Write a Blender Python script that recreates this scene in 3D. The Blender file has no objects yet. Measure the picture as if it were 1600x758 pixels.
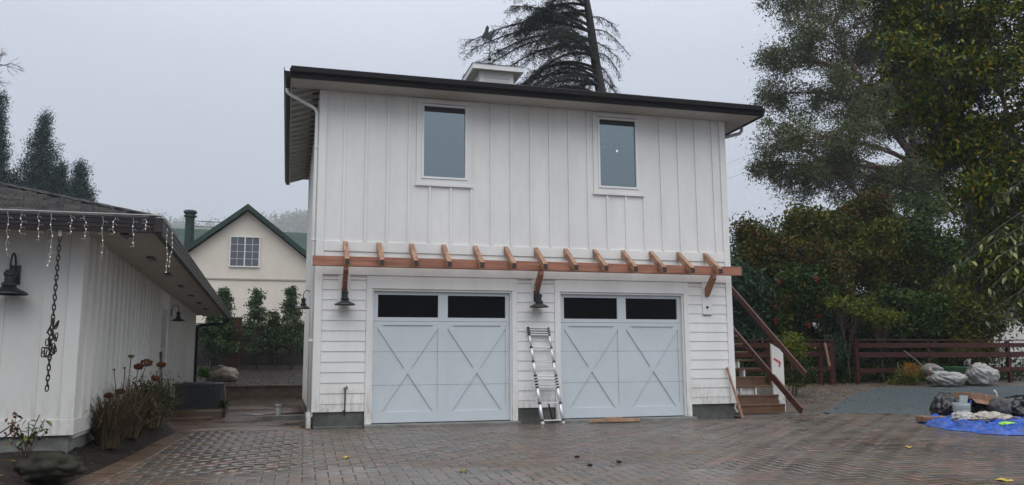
import bpy, math, random
import numpy as np
from mathutils import Vector, Matrix
R = math.radians
random.seed(7)
rng = np.random.default_rng(11)
scene = bpy.context.scene
COL = scene.collection

# ---------------------------------------------------------------- camera
CAMLOC = Vector((-0.486, -15.7516, 1.121))
YAW, PITCH, ROLL, FPX = 0.2676, 0.1434, -0.0059, 1278.31
_f = Vector((math.sin(YAW)*math.cos(PITCH), math.cos(YAW)*math.cos(PITCH), math.sin(PITCH)))
_r0 = Vector((math.cos(YAW), -math.sin(YAW), 0)); _u0 = _r0.cross(_f)
_r = _r0*math.cos(ROLL) + _u0*math.sin(ROLL)
_u = -_r0*math.sin(ROLL) + _u0*math.cos(ROLL)
cd = bpy.data.cameras.new('camera'); cam = bpy.data.objects.new('camera', cd); COL.objects.link(cam)
cam.matrix_world = Matrix(((_r.x, _u.x, -_f.x, CAMLOC.x), (_r.y, _u.y, -_f.y, CAMLOC.y), (_r.z, _u.z, -_f.z, CAMLOC.z), (0, 0, 0, 1)))
cd.sensor_width = 36; cd.lens = FPX/1600*36; cd.clip_end = 3000; cd.clip_start = .05
scene.camera = cam

def at(px, py, Y):            # point of the photograph at real depth plane y = Y
    d = _f + _r*((px-800)/FPX) + _u*((379-py)/FPX)
    return CAMLOC + d*((Y-CAMLOC.y)/d.y)
def proj(p):
    d = Vector(p)-CAMLOC
    z = max(d.dot(_f), .01)
    return 800+FPX*d.dot(_r)/z, 379-FPX*d.dot(_u)/z

# ---------------------------------------------------------------- world, sun
w = bpy.data.worlds.new('World'); scene.world = w; w.use_nodes = True
nt = w.node_tree; nt.nodes.clear()
SUN_EL, SUN_ROT = R(62), R(180)
sky = nt.nodes.new('ShaderNodeTexSky'); sky.sky_type = 'NISHITA'; sky.sun_disc = False
sky.sun_elevation = SUN_EL; sky.sun_rotation = SUN_ROT; sky.dust_density = 6
tc = nt.nodes.new('ShaderNodeTexCoord'); sep = nt.nodes.new('ShaderNodeSeparateXYZ')
nt.links.new(tc.outputs['Generated'], sep.inputs[0])
ramp = nt.nodes.new('ShaderNodeValToRGB'); nt.links.new(sep.outputs['Z'], ramp.inputs[0])
cr = ramp.color_ramp; cr.elements[0].position = 0.0; cr.elements[0].color = (.43, .485, .56, 1)
cr.elements[1].position = 1.0; cr.elements[1].color = (1.5, 1.56, 1.66, 1)
for p, c in ((.12, (.46, .52, .60, 1)), (.35, (.595, .64, .745, 1)), (.6, (1.0, 1.05, 1.15, 1))):
    e = cr.elements.new(p); e.color = c
nz = nt.nodes.new('ShaderNodeTexNoise'); nz.inputs['Scale'].default_value = 1.6; nz.inputs['Detail'].default_value = 3
nt.links.new(tc.outputs['Generated'], nz.inputs['Vector'])
mr = nt.nodes.new('ShaderNodeMapRange'); mr.inputs['To Min'].default_value = .93; mr.inputs['To Max'].default_value = 1.07
mr.inputs['From Min'].default_value = .3; mr.inputs['From Max'].default_value = .7
nt.links.new(nz.outputs['Fac'], mr.inputs['Value'])
vm = nt.nodes.new('ShaderNodeVectorMath'); vm.operation = 'SCALE'
nt.links.new(ramp.outputs[0], vm.inputs[0]); nt.links.new(mr.outputs[0], vm.inputs['Scale'])
b1 = nt.nodes.new('ShaderNodeBackground'); b1.inputs['Strength'].default_value = .006
b2 = nt.nodes.new('ShaderNodeBackground'); b2.inputs['Strength'].default_value = 1.0
nt.links.new(sky.outputs[0], b1.inputs[0]); nt.links.new(vm.outputs[0], b2.inputs[0])
add = nt.nodes.new('ShaderNodeAddShader'); out = nt.nodes.new('ShaderNodeOutputWorld')
nt.links.new(b1.outputs[0], add.inputs[0]); nt.links.new(b2.outputs[0], add.inputs[1]); nt.links.new(add.outputs[0], out.inputs[0])
sl = bpy.data.lights.new('sun', 'SUN'); sl.energy = 1.5; sl.angle = R(75); sl.color = (1, .985, .96)
so = bpy.data.objects.new('sun', sl); COL.objects.link(so)
sd = Vector((math.sin(SUN_ROT)*math.cos(SUN_EL), math.cos(SUN_ROT)*math.cos(SUN_EL), math.sin(SUN_EL)))
so.rotation_euler = sd.to_track_quat('Z', 'Y').to_euler(); so.location = (0, -20, 30)
scene.view_settings.view_transform = 'Standard'; scene.view_settings.look = 'None'
scene.view_settings.exposure = 0; scene.view_settings.gamma = 1
scene.render.engine = 'CYCLES'
scene.cycles.volume_bounces = 1

# ---------------------------------------------------------------- materials
def mat(name, col, rough=.6, var=.12, scale=4.0, bump=0.0, bscale=60.0, spec=.5, metal=0, col2=None, stretch=None,
        rvar=0.0, rscale=.7, rand=None, splash=None, coat=0, island=True, trans=0):
    m = bpy.data.materials.new(name); m.use_nodes = True
    t = m.node_tree; n = t.nodes; L = t.links; b = n['Principled BSDF']
    tcn = n.new('ShaderNodeTexCoord'); vec = tcn.outputs['Object']
    if stretch:
        mp = n.new('ShaderNodeMapping'); mp.inputs['Scale'].default_value = stretch
        L.new(vec, mp.inputs[0]); vec = mp.outputs[0]
    a = n.new('ShaderNodeTexNoise'); a.inputs['Scale'].default_value = scale; a.inputs['Detail'].default_value = 6
    a.inputs['Roughness'].default_value = .65; L.new(vec, a.inputs['Vector'])
    rp = n.new('ShaderNodeValToRGB'); L.new(a.outputs['Fac'], rp.inputs[0])
    c2 = col2 if col2 else tuple(c*(1-var*2) for c in col)
    c1 = tuple(min(1, c*(1+var*.6)) for c in col)
    rp.color_ramp.elements[0].position = .32; rp.color_ramp.elements[0].color = (*c2, 1)
    rp.color_ramp.elements[1].position = .68; rp.color_ramp.elements[1].color = (*c1, 1)
    colout = rp.outputs[0]
    if rand:     # list of colours picked per piece, multiplied by the noise
        src = n.new('ShaderNodeNewGeometry').outputs['Random Per Island'] if island else n.new('ShaderNodeObjectInfo').outputs['Random']
        r2 = n.new('ShaderNodeValToRGB'); r2.color_ramp.interpolation = 'LINEAR'
        els = r2.color_ramp.elements
        els[0].position = 0; els[0].color = (*rand[0], 1); els[1].position = 1; els[1].color = (*rand[-1], 1)
        for i, c in enumerate(rand[1:-1]):
            e = els.new((i+1)/(len(rand)-1)); e.color = (*c, 1)
        L.new(src, r2.inputs[0])
        mx = n.new('ShaderNodeMix'); mx.data_type = 'RGBA'; mx.blend_type = 'MULTIPLY'; mx.inputs['Factor'].default_value = 1
        L.new(r2.outputs[0], mx.inputs['A']); L.new(colout, mx.inputs['B']); colout = mx.outputs['Result']
    if splash:   # mud splashed up from the ground and thin run marks
        g3 = n.new('ShaderNodeNewGeometry'); s3 = n.new('ShaderNodeSeparateXYZ'); L.new(g3.outputs['Position'], s3.inputs[0])
        a3 = n.new('ShaderNodeMapRange'); a3.inputs['From Min'].default_value = splash; a3.inputs['From Max'].default_value = .1; L.new(s3.outputs['Z'], a3.inputs['Value'])
        mp3 = n.new('ShaderNodeMapping'); mp3.inputs['Scale'].default_value = (9, 9, 2.2); L.new(g3.outputs['Position'], mp3.inputs[0])
        n3 = n.new('ShaderNodeTexNoise'); n3.inputs['Scale'].default_value = 1.3; n3.inputs['Detail'].default_value = 7; n3.inputs['Roughness'].default_value = .7; L.new(mp3.outputs[0], n3.inputs['Vector'])
        r3 = n.new('ShaderNodeMapRange'); r3.inputs['From Min'].default_value = .45; r3.inputs['From Max'].default_value = .75; L.new(n3.outputs['Fac'], r3.inputs['Value'])
        m3 = n.new('ShaderNodeMath'); m3.operation = 'MULTIPLY_ADD'; m3.inputs[2].default_value = 0; L.new(a3.outputs[0], m3.inputs[0]); L.new(r3.outputs[0], m3.inputs[1])
        m4 = n.new('ShaderNodeMath'); m4.operation = 'MULTIPLY_ADD'; m4.inputs[1].default_value = .035; L.new(r3.outputs[0], m4.inputs[0]); L.new(m3.outputs[0], m4.inputs[2]); m4.use_clamp = True
        x3 = n.new('ShaderNodeMix'); x3.data_type = 'RGBA'; L.new(m4.outputs[0], x3.inputs['Factor']); L.new(colout, x3.inputs['A']); x3.inputs['B'].default_value = (.30, .25, .19, 1)
        colout = x3.outputs['Result']
    L.new(colout, b.inputs['Base Color'])
    b.inputs['Roughness'].default_value = rough; b.inputs['Specular IOR Level'].default_value = spec
    b.inputs['Metallic'].default_value = metal; b.inputs['Coat Weight'].default_value = coat
    if trans: b.inputs['Transmission Weight'].default_value = trans
    if rvar:
        k = n.new('ShaderNodeTexNoise'); k.inputs['Scale'].default_value = rscale; k.inputs['Detail'].default_value = 4
        g2 = n.new('ShaderNodeNewGeometry'); L.new(g2.outputs['Position'], k.inputs['Vector'])
        q = n.new('ShaderNodeMapRange'); q.inputs['From Min'].default_value = .35; q.inputs['From Max'].default_value = .65
        q.inputs['To Min'].default_value = max(.03, rough-rvar); q.inputs['To Max'].default_value = min(1, rough+rvar)
        L.new(k.outputs['Fac'], q.inputs['Value']); L.new(q.outputs[0], b.inputs['Roughness'])
    if bump:
        k = n.new('ShaderNodeTexNoise'); k.inputs['Scale'].default_value = bscale; k.inputs['Detail'].default_value = 5
        L.new(vec, k.inputs['Vector'])
        bp = n.new('ShaderNodeBump'); bp.inputs['Strength'].default_value = bump; bp.inputs['Distance'].default_value = .01
        L.new(k.outputs['Fac'], bp.inputs['Height']); L.new(bp.outputs[0], b.inputs['Normal'])
    return m

def leafmat(name, cols, rough=.45, spec=.4):
    cols = [tuple(max(.003, (sum(c)/3)+(x-sum(c)/3)*1.45) for x in c) for c in cols]
    spec *= .45; rough = max(rough, .5)
    return mat(name, (1, 1, 1), rough, .1, 1.2, rand=cols, spec=spec)

M = {}
M['white'] = mat('white_paint', (.77, .765, .74), .55, .06, 1.3, bump=.08, bscale=25, stretch=(1, 1, .35), splash=.75)
M['white2'] = mat('shaded_white_paint', (.70, .69, .655), .6, .06, 1.1, bump=.08, bscale=25, stretch=(1, 1, .3), splash=.8)  # same white paint, darkened and warmed in colour to stand for shade
M['soffit'] = mat('shaded_soffit_paint', (.46, .44, .40), .65, .06, 1.5)  # white soffit made dark in the colour itself to deepen under-eave shade
M['soffit2'] = mat('shaded_tan_soffit_paint', (.40, .37, .32), .65, .08, 1.5)  # ranch house eave shade put into this soffit colour; belt trim borrows it
M['door'] = mat('pale_blue_door_paint', (.56, .61, .64), .45, .03, 1.0, bump=.03, bscale=60)
M['fascia'] = mat('dark_brown_metal', (.0055, .0042, .006), .5, .15, 3, spec=.2)
M['fascia2'] = mat('brown_metal_gutter', (.030, .023, .025), .45, .12, 3, spec=.35)
M['wood'] = mat('cedar_wood', (.37, .165, .10), .6, .3, 2.2, col2=(.19, .075, .045), stretch=(.5, 6, 9), bump=.2, bscale=9)
M['woodr'] = mat('weathered_cedar_wood', (.40, .24, .15), .6, .3, 3.2, col2=(.20, .10, .06), stretch=(7, .8, 3), bump=.2, bscale=9)
M['woodend'] = mat('dark_end_grain', (.05, .025, .018), .5, .2, 30)
M['redwood'] = mat('wet_red_stained_wood', (.075, .018, .013), .5, .3, 4, stretch=(1, 1, 4), bump=.1, bscale=20, spec=.25)
M['rail'] = mat('wet_brown_stained_timber', (.10, .036, .024), .42, .25, 4, stretch=(4, 1, 1), bump=.1, bscale=20, rvar=.1, spec=.35)
M['tread'] = mat('wet_brown_tread', (.145, .078, .043), .3, .2, 3, stretch=(1, 6, 6), rvar=.1)
M['concrete'] = mat('grey_concrete', (.20, .20, .185), .7, .25, 3, bump=.25, bscale=30)
M['concrete_dark'] = mat('stained_foundation_concrete', (.105, .11, .10), .7, .3, 2.5, bump=.25, bscale=25)
M['concrete_wet'] = mat('wet_brown_concrete', (.135, .088, .06), .3, .25, 1.2, bump=.15, bscale=25, rvar=.18)
M['black'] = mat('black_metal', (.018, .02, .022), .38, .1, 5, spec=.5)
M['galv'] = mat('aluminium', (.74, .75, .76), .38, .06, 6, metal=.45)
M['blackplastic'] = mat('black_plastic', (.012, .012, .013), .4, .1, 5)
M['glassdark'] = mat('dark_window_glass', (.003, .003, .004), .06, 0, 1, spec=.08)
M['soil'] = mat('wet_soil', (.022, .015, .012), .8, .45, 5, bump=1.0, bscale=22, spec=.25)
M['mulch'] = mat('dark_mulch', (.035, .027, .024), .7, .5, 9, bump=.9, bscale=18)
M['litter'] = mat('leaf_littered_dirt', (.10, .082, .068), .6, .4, 2.4, col2=(.04, .032, .028), bump=.8, bscale=16)
M['gravel'] = mat('blue_grey_gravel', (.062, .082, .088), .75, .25, 14, bump=.8, bscale=45)
M['sand'] = mat('joint_sand', (.15, .135, .115), .7, .25, 12, bump=.3, bscale=60)
M['stone'] = mat('pale_boulder', (.27, .23, .19), .7, .25, 3, bump=.6, bscale=8)
M['darkstone'] = mat('mossy_dark_stone', (.030, .028, .019), .75, .4, 3.5, col2=(.008, .007, .0065), spec=.2, bump=.7, bscale=9)
PAV = [(.150, .122, .098), (.120, .105, .092), (.185, .115, .090), (.095, .088, .080), (.150, .105, .066), (.135, .116, .098), (.088, .070, .054)]
M['paver'] = mat('wet_paver', (.95, .95, .95), .27, .22, 5, bump=.12, bscale=40, rvar=.15, rscale=.5, rand=PAV, island=True)
M['paver1'] = mat('wet_paver_single', (.95, .95, .95), .27, .22, 5, bump=.12, bscale=40, rvar=.15, rscale=.5, rand=PAV, island=False)
M['border'] = mat('brown_border_paver', (.95, .95, .95), .34, .2, 5, bump=.12, bscale=40, rvar=.12, rand=[(.17, .115, .08), (.14, .095, .066), (.19, .135, .10)])
M['wallblock'] = mat('brown_wall_block', (.95, .95, .95), .5, .25, 5, bump=.4, bscale=18, rand=[(.13, .085, .05), (.10, .07, .045), (.15, .10, .07), (.085, .06, .045)], island=False)
M['shingle'] = mat('grey_shake', (.95, .95, .95), .7, .3, 6, bump=.4, bscale=20, rand=[(.085, .08, .075), (.12, .115, .11), (.06, .057, .055), (.15, .145, .14)], island=False)
M['shingle_i'] = mat('grey_shake_joined', (.95, .95, .95), .7, .3, 6, bump=.4, bscale=20, rand=[(.085, .08, .075), (.12, .115, .11), (.06, .057, .055), (.15, .145, .14)])
M['cream'] = mat('cream_stucco', (.70, .645, .555), .8, .05, 1.0, bump=.1, bscale=12)
M['green'] = mat('green_roof_metal', (.022, .055, .040), .6, .25, 1.2, spec=.3)
M['bark'] = mat('brown_bark', (.085, .06, .047), .8, .35, 5, stretch=(2, 2, .5), bump=.5, bscale=12)
M['barkdark'] = mat('dark_wet_bark', (.032, .028, .028), .75, .35, 5, stretch=(2, 2, .5), bump=.5, bscale=12)
M['barkred'] = mat('reddish_peeling_bark', (.17, .10, .075), .7, .4, 2.2, stretch=(2, 2, .4), bump=.4, bscale=9)
M['stem'] = mat('dry_stem', (.14, .10, .07), .7, .3, 9)
M['tarp'] = mat('blue_tarp', (.015, .085, .42), .38, .3, 5, bump=.3, bscale=14)
M['bag'] = mat('black_bag_plastic', (.010, .011, .013), .22, .1, 5, bump=.5, bscale=9)
M['clearbag'] = mat('cloudy_clear_bag', (.40, .385, .37), .25, .3, 3, col2=(.22, .21, .20), bump=.35, bscale=9)
M['cardboard'] = mat('wet_cardboard', (.27, .15, .085), .7, .2, 4)
M['bucket'] = mat('white_bucket_plastic', (.50, .53, .55), .35, .06, 5)
M['cloth'] = mat('cream_cloth', (.42, .38, .33), .8, .25, 7, bump=.5, bscale=12)
M['lime'] = mat('lime_plastic', (.30, .65, .03), .4, .1, 5)
M['greentub'] = mat('green_tub_plastic', (.05, .17, .06), .4, .15, 5)
M['pvc'] = mat('grey_pvc', (.33, .33, .32), .45, .1, 5)
M['brick'] = mat('red_brick', (.95, .95, .95), .8, .25, 8, bump=.3, rand=[(.14, .05, .035), (.11, .042, .035), (.17, .07, .05)], island=False)
M['wire'] = mat('white_wire', (.42, .42, .40), .5, .05, 5)
M['red'] = mat('red_tape', (.6, .03, .02), .5, .05, 5)
M['fencedark'] = mat('dark_fence_boards', (.028, .022, .020), .7, .3, 3, stretch=(3, 3, .5))
M['hill'] = mat('misty_hillside', (.045, .055, .04), .9, .3, .08)
def emit(name, col, s):
    m = bpy.data.materials.new(name); m.use_nodes = True
    b = m.node_tree.nodes['Principled BSDF']; b.inputs['Base Color'].default_value = (*col, 1)
    b.inputs['Emission Color'].default_value = (*col, 1); b.inputs['Emission Strength'].default_value = s
    return m
M['bulb'] = emit('tiny_led_bulb', (1, .95, .85), .35)
M['lamp'] = emit('warm_bulb', (1, .8, .5), 3)
def panemat():
    m = bpy.data.materials.new('reflective_window_pane'); m.use_nodes = True
    t = m.node_tree; n = t.nodes; L = t.links
    for x in list(n): n.remove(x)
    o = n.new('ShaderNodeOutputMaterial'); mx = n.new('ShaderNodeMixShader'); mx.inputs[0].default_value = .23
    tr = n.new('ShaderNodeBsdfTransparent'); tr.inputs[0].default_value = (.62, .72, .74, 1)
    g = n.new('ShaderNodeBsdfGlossy'); g.inputs['Roughness'].default_value = .02; g.inputs[0].default_value = (.86, .96, .98, 1)
    L.new(tr.outputs[0], mx.inputs[1]); L.new(g.outputs[0], mx.inputs[2]); L.new(mx.outputs[0], o.inputs[0])
    return m
M['pane'] = panemat()
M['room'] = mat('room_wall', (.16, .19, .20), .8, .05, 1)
M['lf_cedar'] = leafmat('cedar_needles', [(.018, .028, .024), (.030, .042, .034), (.024, .034, .026), (.040, .050, .040)], .6)
M['lf_conifer'] = leafmat('conifer_needles', [(.020, .040, .040), (.035, .058, .052), (.025, .045, .045)], .7)
M['lf_euc'] = leafmat('eucalyptus_leaves', [(.052, .070, .038), (.090, .110, .055), (.028, .042, .024), (.135, .148, .075), (.078, .084, .030)], .55, .3)
M['lf_dark'] = leafmat('dark_evergreen_leaves', [(.009, .022, .007), (.028, .055, .013), (.058, .085, .020), (.013, .026, .010), (.022, .042, .010)], .55, .3)
M['lf_mid'] = leafmat('mixed_green_leaves', [(.024, .044, .012), (.060, .080, .018), (.105, .110, .026), (.085, .060, .020), (.034, .056, .016)], .55, .3)
M['lf_rust'] = leafmat('rust_tinged_leaves', [(.034, .050, .016), (.075, .052, .020), (.066, .074, .022), (.024, .042, .014), (.11, .048, .02)], .6, .25)
M['lf_blue'] = leafmat('bluish_green_leaves', [(.018, .038, .026), (.036, .064, .042), (.056, .085, .055), (.02, .035, .02)], .55, .25)
M['lf_lime'] = leafmat('yellow_green_leaves', [(.085, .115, .028), (.14, .155, .04), (.045, .075, .022), (.17, .155, .035)], .4)
M['lf_laurel'] = leafmat('laurel_leaves', [(.030, .052, .030), (.050, .075, .040), (.075, .10, .055), (.038, .06, .038)], .35)
M['lf_privet'] = leafmat('glossy_privet_leaves', [(.012, .028, .008), (.032, .056, .011), (.070, .090, .015), (.15, .16, .024), (.016, .034, .010), (.045, .068, .014), (.18, .12, .02)], .35, .3)
M['lf_orange'] = leafmat('orange_leaves', [(.20, .085, .02), (.26, .14, .03), (.10, .08, .02)], .5)
M['berry'] = mat('dark_blue_berry', (.012, .013, .026), .55, .3, 5)
M['redberry'] = mat('red_berry', (.35, .02, .015), .4, .2, 5)
M['lf_dry'] = leafmat('dry_grass_blades', [(.12, .095, .065), (.06, .048, .034), (.18, .145, .10), (.045, .05, .026), (.09, .06, .045)], .7)
M['lf_russet'] = leafmat('russet_dry_flowers', [(.14, .052, .036), (.09, .042, .030), (.17, .085, .055)], .8)
M['lf_moss'] = leafmat('bright_moss_leaves', [(.05, .11, .015), (.09, .16, .02), (.035, .08, .015)], .6)
M['dirtleaf'] = leafmat('fallen_leaves', [(.20, .13, .06), (.12, .07, .04), (.30, .22, .08), (.06, .045, .035), (.22, .2, .17)], .5)
M['yellowleaf'] = mat('yellow_fallen_leaf', (.50, .36, .04), .5, .2, 20)

# ---------------------------------------------------------------- builders
def tag(o, label=None, cat=None, group=None, kind=None):
    if label: o['label'] = label
    if cat: o['category'] = cat
    if group: o['group'] = group
    if kind: o['kind'] = kind
    return o
def thing(name, label, cat, loc=(0, 0, 0), rz=0, group=None):
    o = bpy.data.objects.new(name, None); COL.objects.link(o); o.location = loc; o.rotation_euler = (0, 0, rz)
    o.empty_display_size = .2
    return tag(o, label, cat, group)
class MB:
    def __init__(s, off=(0, 0, 0)): s.v = []; s.f = []; s.off = Vector(off)
    def add(s, vs, fs):
        b = len(s.v); s.v += [Vector(v)-s.off for v in vs]; s.f += [tuple(b+i for i in f) for f in fs]; return s
    def box(s, x0, x1, y0, y1, z0, z1):
        vs = [(x, y, z) for z in (z0, z1) for y in (y0, y1) for x in (x0, x1)]
        return s.add(vs, [(0, 2, 3, 1), (4, 5, 7, 6), (0, 1, 5, 4), (2, 6, 7, 3), (0, 4, 6, 2), (1, 3, 7, 5)])
    def hexa(s, vs): return s.add(vs, [(0, 2, 3, 1), (4, 5, 7, 6), (0, 1, 5, 4), (2, 6, 7, 3), (0, 4, 6, 2), (1, 3, 7, 5)])
    def beam(s, a, b, wd, h, up=(0, 0, 1)):
        a = Vector(a); b = Vector(b); d = (b-a).normalized(); sd = d.cross(Vector(up))
        if sd.length < 1e-4: sd = d.cross(Vector((1, 0, 0)))
        sd.normalize(); u = sd.cross(d).normalized()
        vs = []
        for k in (-1, 1):
            for p in (a, b):
                for q in (-1, 1): vs.append(p+sd*(q*wd/2)+u*(k*h/2))
        return s.hexa(vs)
    def prism(s, poly, y0, y1, axis='y'):
        n = len(poly)
        f = {'y': lambda a, b, t: (a, t, b), 'x': lambda a, b, t: (t, a, b), 'z': lambda a, b, t: (a, b, t)}[axis]
        vs = [f(a, b, y0) for a, b in poly]+[f(a, b, y1) for a, b in poly]
        return s.add(vs, [tuple(range(n)), tuple(range(2*n-1, n-1, -1))]+[(i, i+n, (i+1) % n+n, (i+1) % n) for i in range(n)])
    def tube(s, pts, rs, n=6, cap=True):
        pts = [Vector(p) for p in pts]
        if not hasattr(rs, '__len__'): rs = [rs]*len(pts)
        vs = []; fs = []; ref = None
        for i, p in enumerate(pts):
            d = (pts[min(i+1, len(pts)-1)]-pts[max(i-1, 0)])
            d = d.normalized() if d.length > 1e-9 else Vector((0, 0, 1))
            if ref is None: ref = Vector((0, 0, 1)) if abs(d.z) < .9 else Vector((1, 0, 0))
            a = d.cross(ref)
            if a.length < 1e-3: a = d.cross(Vector((0, 1, 0)))
            a.normalize(); b = d.cross(a).normalized(); ref = a.cross(d)
            for k in range(n):
                t = 2*math.pi*k/n; vs.append(p+(a*math.cos(t)+b*math.sin(t))*rs[i])
        for i in range(len(pts)-1):
            for k in range(n): fs.append((i*n+k, i*n+(k+1) % n, (i+1)*n+(k+1) % n, (i+1)*n+k))
        if cap: fs.append(tuple(range(n-1, -1, -1))); fs.append(tuple((len(pts)-1)*n+k for k in range(n)))
        return s.add(vs, fs)
    def lathe(s, c, prof, n=20, axis='z'):
        c = Vector(c); vs = []; fs = []
        for r, z in prof:
            for k in range(n):
                t = 2*math.pi*k/n; vs.append(c+Vector((r*math.cos(t), r*math.sin(t), z)))
        for i in range(len(prof)-1):
            for k in range(n): fs.append((i*n+k, i*n+(k+1) % n, (i+1)*n+(k+1) % n, (i+1)*n+k))
        return s.add(vs, fs)
    def build(s, name, m, parent=None, smooth=False, bevel=0, **kw):
        me = bpy.data.meshes.new(name); me.from_pydata([tuple(v) for v in s.v], [], s.f); me.update()
        me.materials.append(m)
        if smooth: me.polygons.foreach_set('use_smooth', [True]*len(me.polygons))
        o = bpy.data.objects.new(name, me); COL.objects.link(o)
        if parent: o.parent = parent
        if bevel:
            bv = o.modifiers.new('bevel', 'BEVEL'); bv.width = bevel; bv.segments = 1; bv.limit_method = 'ANGLE'
        return tag(o, **kw)
def npmesh(name, V, F, m, parent=None, smooth=False, **kw):
    me = bpy.data.meshes.new(name); V = np.asarray(V, np.float32); F = np.asarray(F, np.int32); k = F.shape[1]
    me.vertices.add(len(V)); me.vertices.foreach_set('co', V.ravel())
    me.loops.add(F.size); me.loops.foreach_set('vertex_index', F.ravel())
    me.polygons.add(len(F)); me.polygons.foreach_set('loop_start', np.arange(len(F), dtype=np.int32)*k)
    me.polygons.foreach_set('loop_total', np.full(len(F), k, np.int32))
    if smooth: me.polygons.foreach_set('use_smooth', np.ones(len(F), bool))
    me.update(calc_edges=True); me.materials.append(m)
    o = bpy.data.objects.new(name, me); COL.objects.link(o)
    if parent: o.parent = parent
    return tag(o, **kw)
def norm(a): return a/np.maximum(np.linalg.norm(a, axis=1, keepdims=True), 1e-6)
def leafgeo(C, L, W, bias=(0, 0, 0), bw=0.0, flat=0.0):
    N = len(C); C = np.asarray(C)
    d = rng.normal(size=(N, 3)); d = norm(norm(d)+np.array(bias)*bw)
    s = rng.normal(size=(N, 3)); s[:, 2] *= (1-flat); s = s-d*(s*d).sum(1, keepdims=True); s = norm(s)
    nrm = np.cross(d, s)
    k = rng.uniform(.65, 1.25, (N, 1)); l = L*k/2; wd = W*k/2
    V = np.stack([C-d*l, C+s*wd-d*l*.1+nrm*wd*.25, C+d*l, C-s*wd-d*l*.1+nrm*wd*.25], 1).reshape(-1, 3)
    return V, np.arange(4*N).reshape(-1, 4)
def leaves(name, m, C, L, W, parent=None, bias=(0, 0, 0), bw=0., flat=0., org=(0, 0, 0), **kw):
    V, F = leafgeo(C, L, W, bias, bw, flat); return npmesh(name, V-np.array(org), F, m, parent, **kw)
_n = [0]
def bez(a, b, bend, n=6, side=None):
    a = Vector(a); b = Vector(b); m_ = (a+b)/2+Vector(bend)
    return [a*(1-t)**2+m_*2*t*(1-t)+b*t*t for t in [i/n for i in range(n+1)]]
def tree(name, label, cat, trunk, lobes, leafm, L, W, barkm, per=60, spread=.35, clus=30, group=None, bias=(0, 0, 0), bw=0.,
         limb_r=.06, twig_r=.012, crown='crown', flat=0., berry=None, shell=.55, tw=True, extra=None, minz=.3):
    """trunk: list of (x,y,z,r); lobes: (x,y,z,rx,ry,rz[,weight])"""
    base = Vector(trunk[0][:3]); root = thing(name, label, cat, base, 0, group)
    mb = MB(base); pts = [Vector(p[:3]) for p in trunk]; rs = [p[3] for p in trunk]
    mb.tube(pts, rs, 9)
    # finer list of trunk points to spring from
    fine = []
    for i in range(len(pts)-1):
        for k in range(8):
            t = k/8; fine.append((pts[i].lerp(pts[i+1], t), rs[i]*(1-t)+rs[i+1]*t))
    fine.append((pts[-1], rs[-1]))
    CC = []
    for lb in lobes:
        c = Vector(lb[:3]); rad = Vector(lb[3:6]); wgt = lb[6] if len(lb) > 6 else 1
        lo = [f for f in fine if f[0].z < c.z-.15*rad.z] or [fine[0]]
        st, sr = min(lo, key=lambda f: (f[0]-c).length)
        lim = bez(st, c, (0, 0, .12*(c-st).length), 6)
        r0 = min(limb_r, sr*.7); mb.tube(lim, [r0*(1-.75*i/6) for i in range(7)], 5, cap=False)
        for k in range(max(1, int(clus*wgt))):
            d = Vector(rng.normal(size=3)); d.normalize(); q = rng.uniform(shell*.4, 1)**.6
            p = c+Vector((d.x*rad.x*q, d.y*rad.y*q, d.z*rad.z*q))
            if tw:
                a = lim[rng.integers(2, 7)]
                mb.tube(bez(a, p, (0, 0, .06*(p-a).length), 3), [twig_r*1.6, twig_r*1.2, twig_r, twig_r*.5], 3, cap=False)
            CC.append((p, min(rad)))
    o = mb.build('trunk', barkm, root, smooth=True)
    P = np.array([tuple(c[0]) for c in CC]); S = spread
    n = per; C = np.repeat(P, n, axis=0)+rng.normal(size=(len(P)*n, 3))*S*rng.uniform(.5, 1.2, (len(P), 1)).repeat(n, axis=0)*np.array([1, 1, .75])
    C = C[C[:, 2] > base.z+minz*0+.02]
    leaves(crown, leafm, C, L, W, root, bias, bw, flat, org=base)
    if berry:
        bm, nb, br, bs, hang = berry
        idx = rng.choice(len(P), min(nb, len(P)), replace=False); B = []
        for i in idx:
            q = P[i]+rng.normal(size=3)*S
            for k in range(bs):
                B.append(q+np.array([rng.normal()*.045, rng.normal()*.045, -abs(rng.normal())*hang]))
        B = np.array(B); oc = np.array([(1, 0, 0), (-1, 0, 0), (0, 1, 0), (0, -1, 0), (0, 0, 1), (0, 0, -1)])*br
        V = (B[:, None, :]+oc[None]).reshape(-1, 3)-np.array(base)
        T = np.array([(0, 2, 4), (2, 1, 4), (1, 3, 4), (3, 0, 4), (2, 0, 5), (1, 2, 5), (3, 1, 5), (0, 3, 5)])
        F = (np.arange(len(B))[:, None, None]*6+T[None]).reshape(-1, 3)
        npmesh('berries', V, F, bm, root, smooth=True, kind='stuff')
    return root

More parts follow.
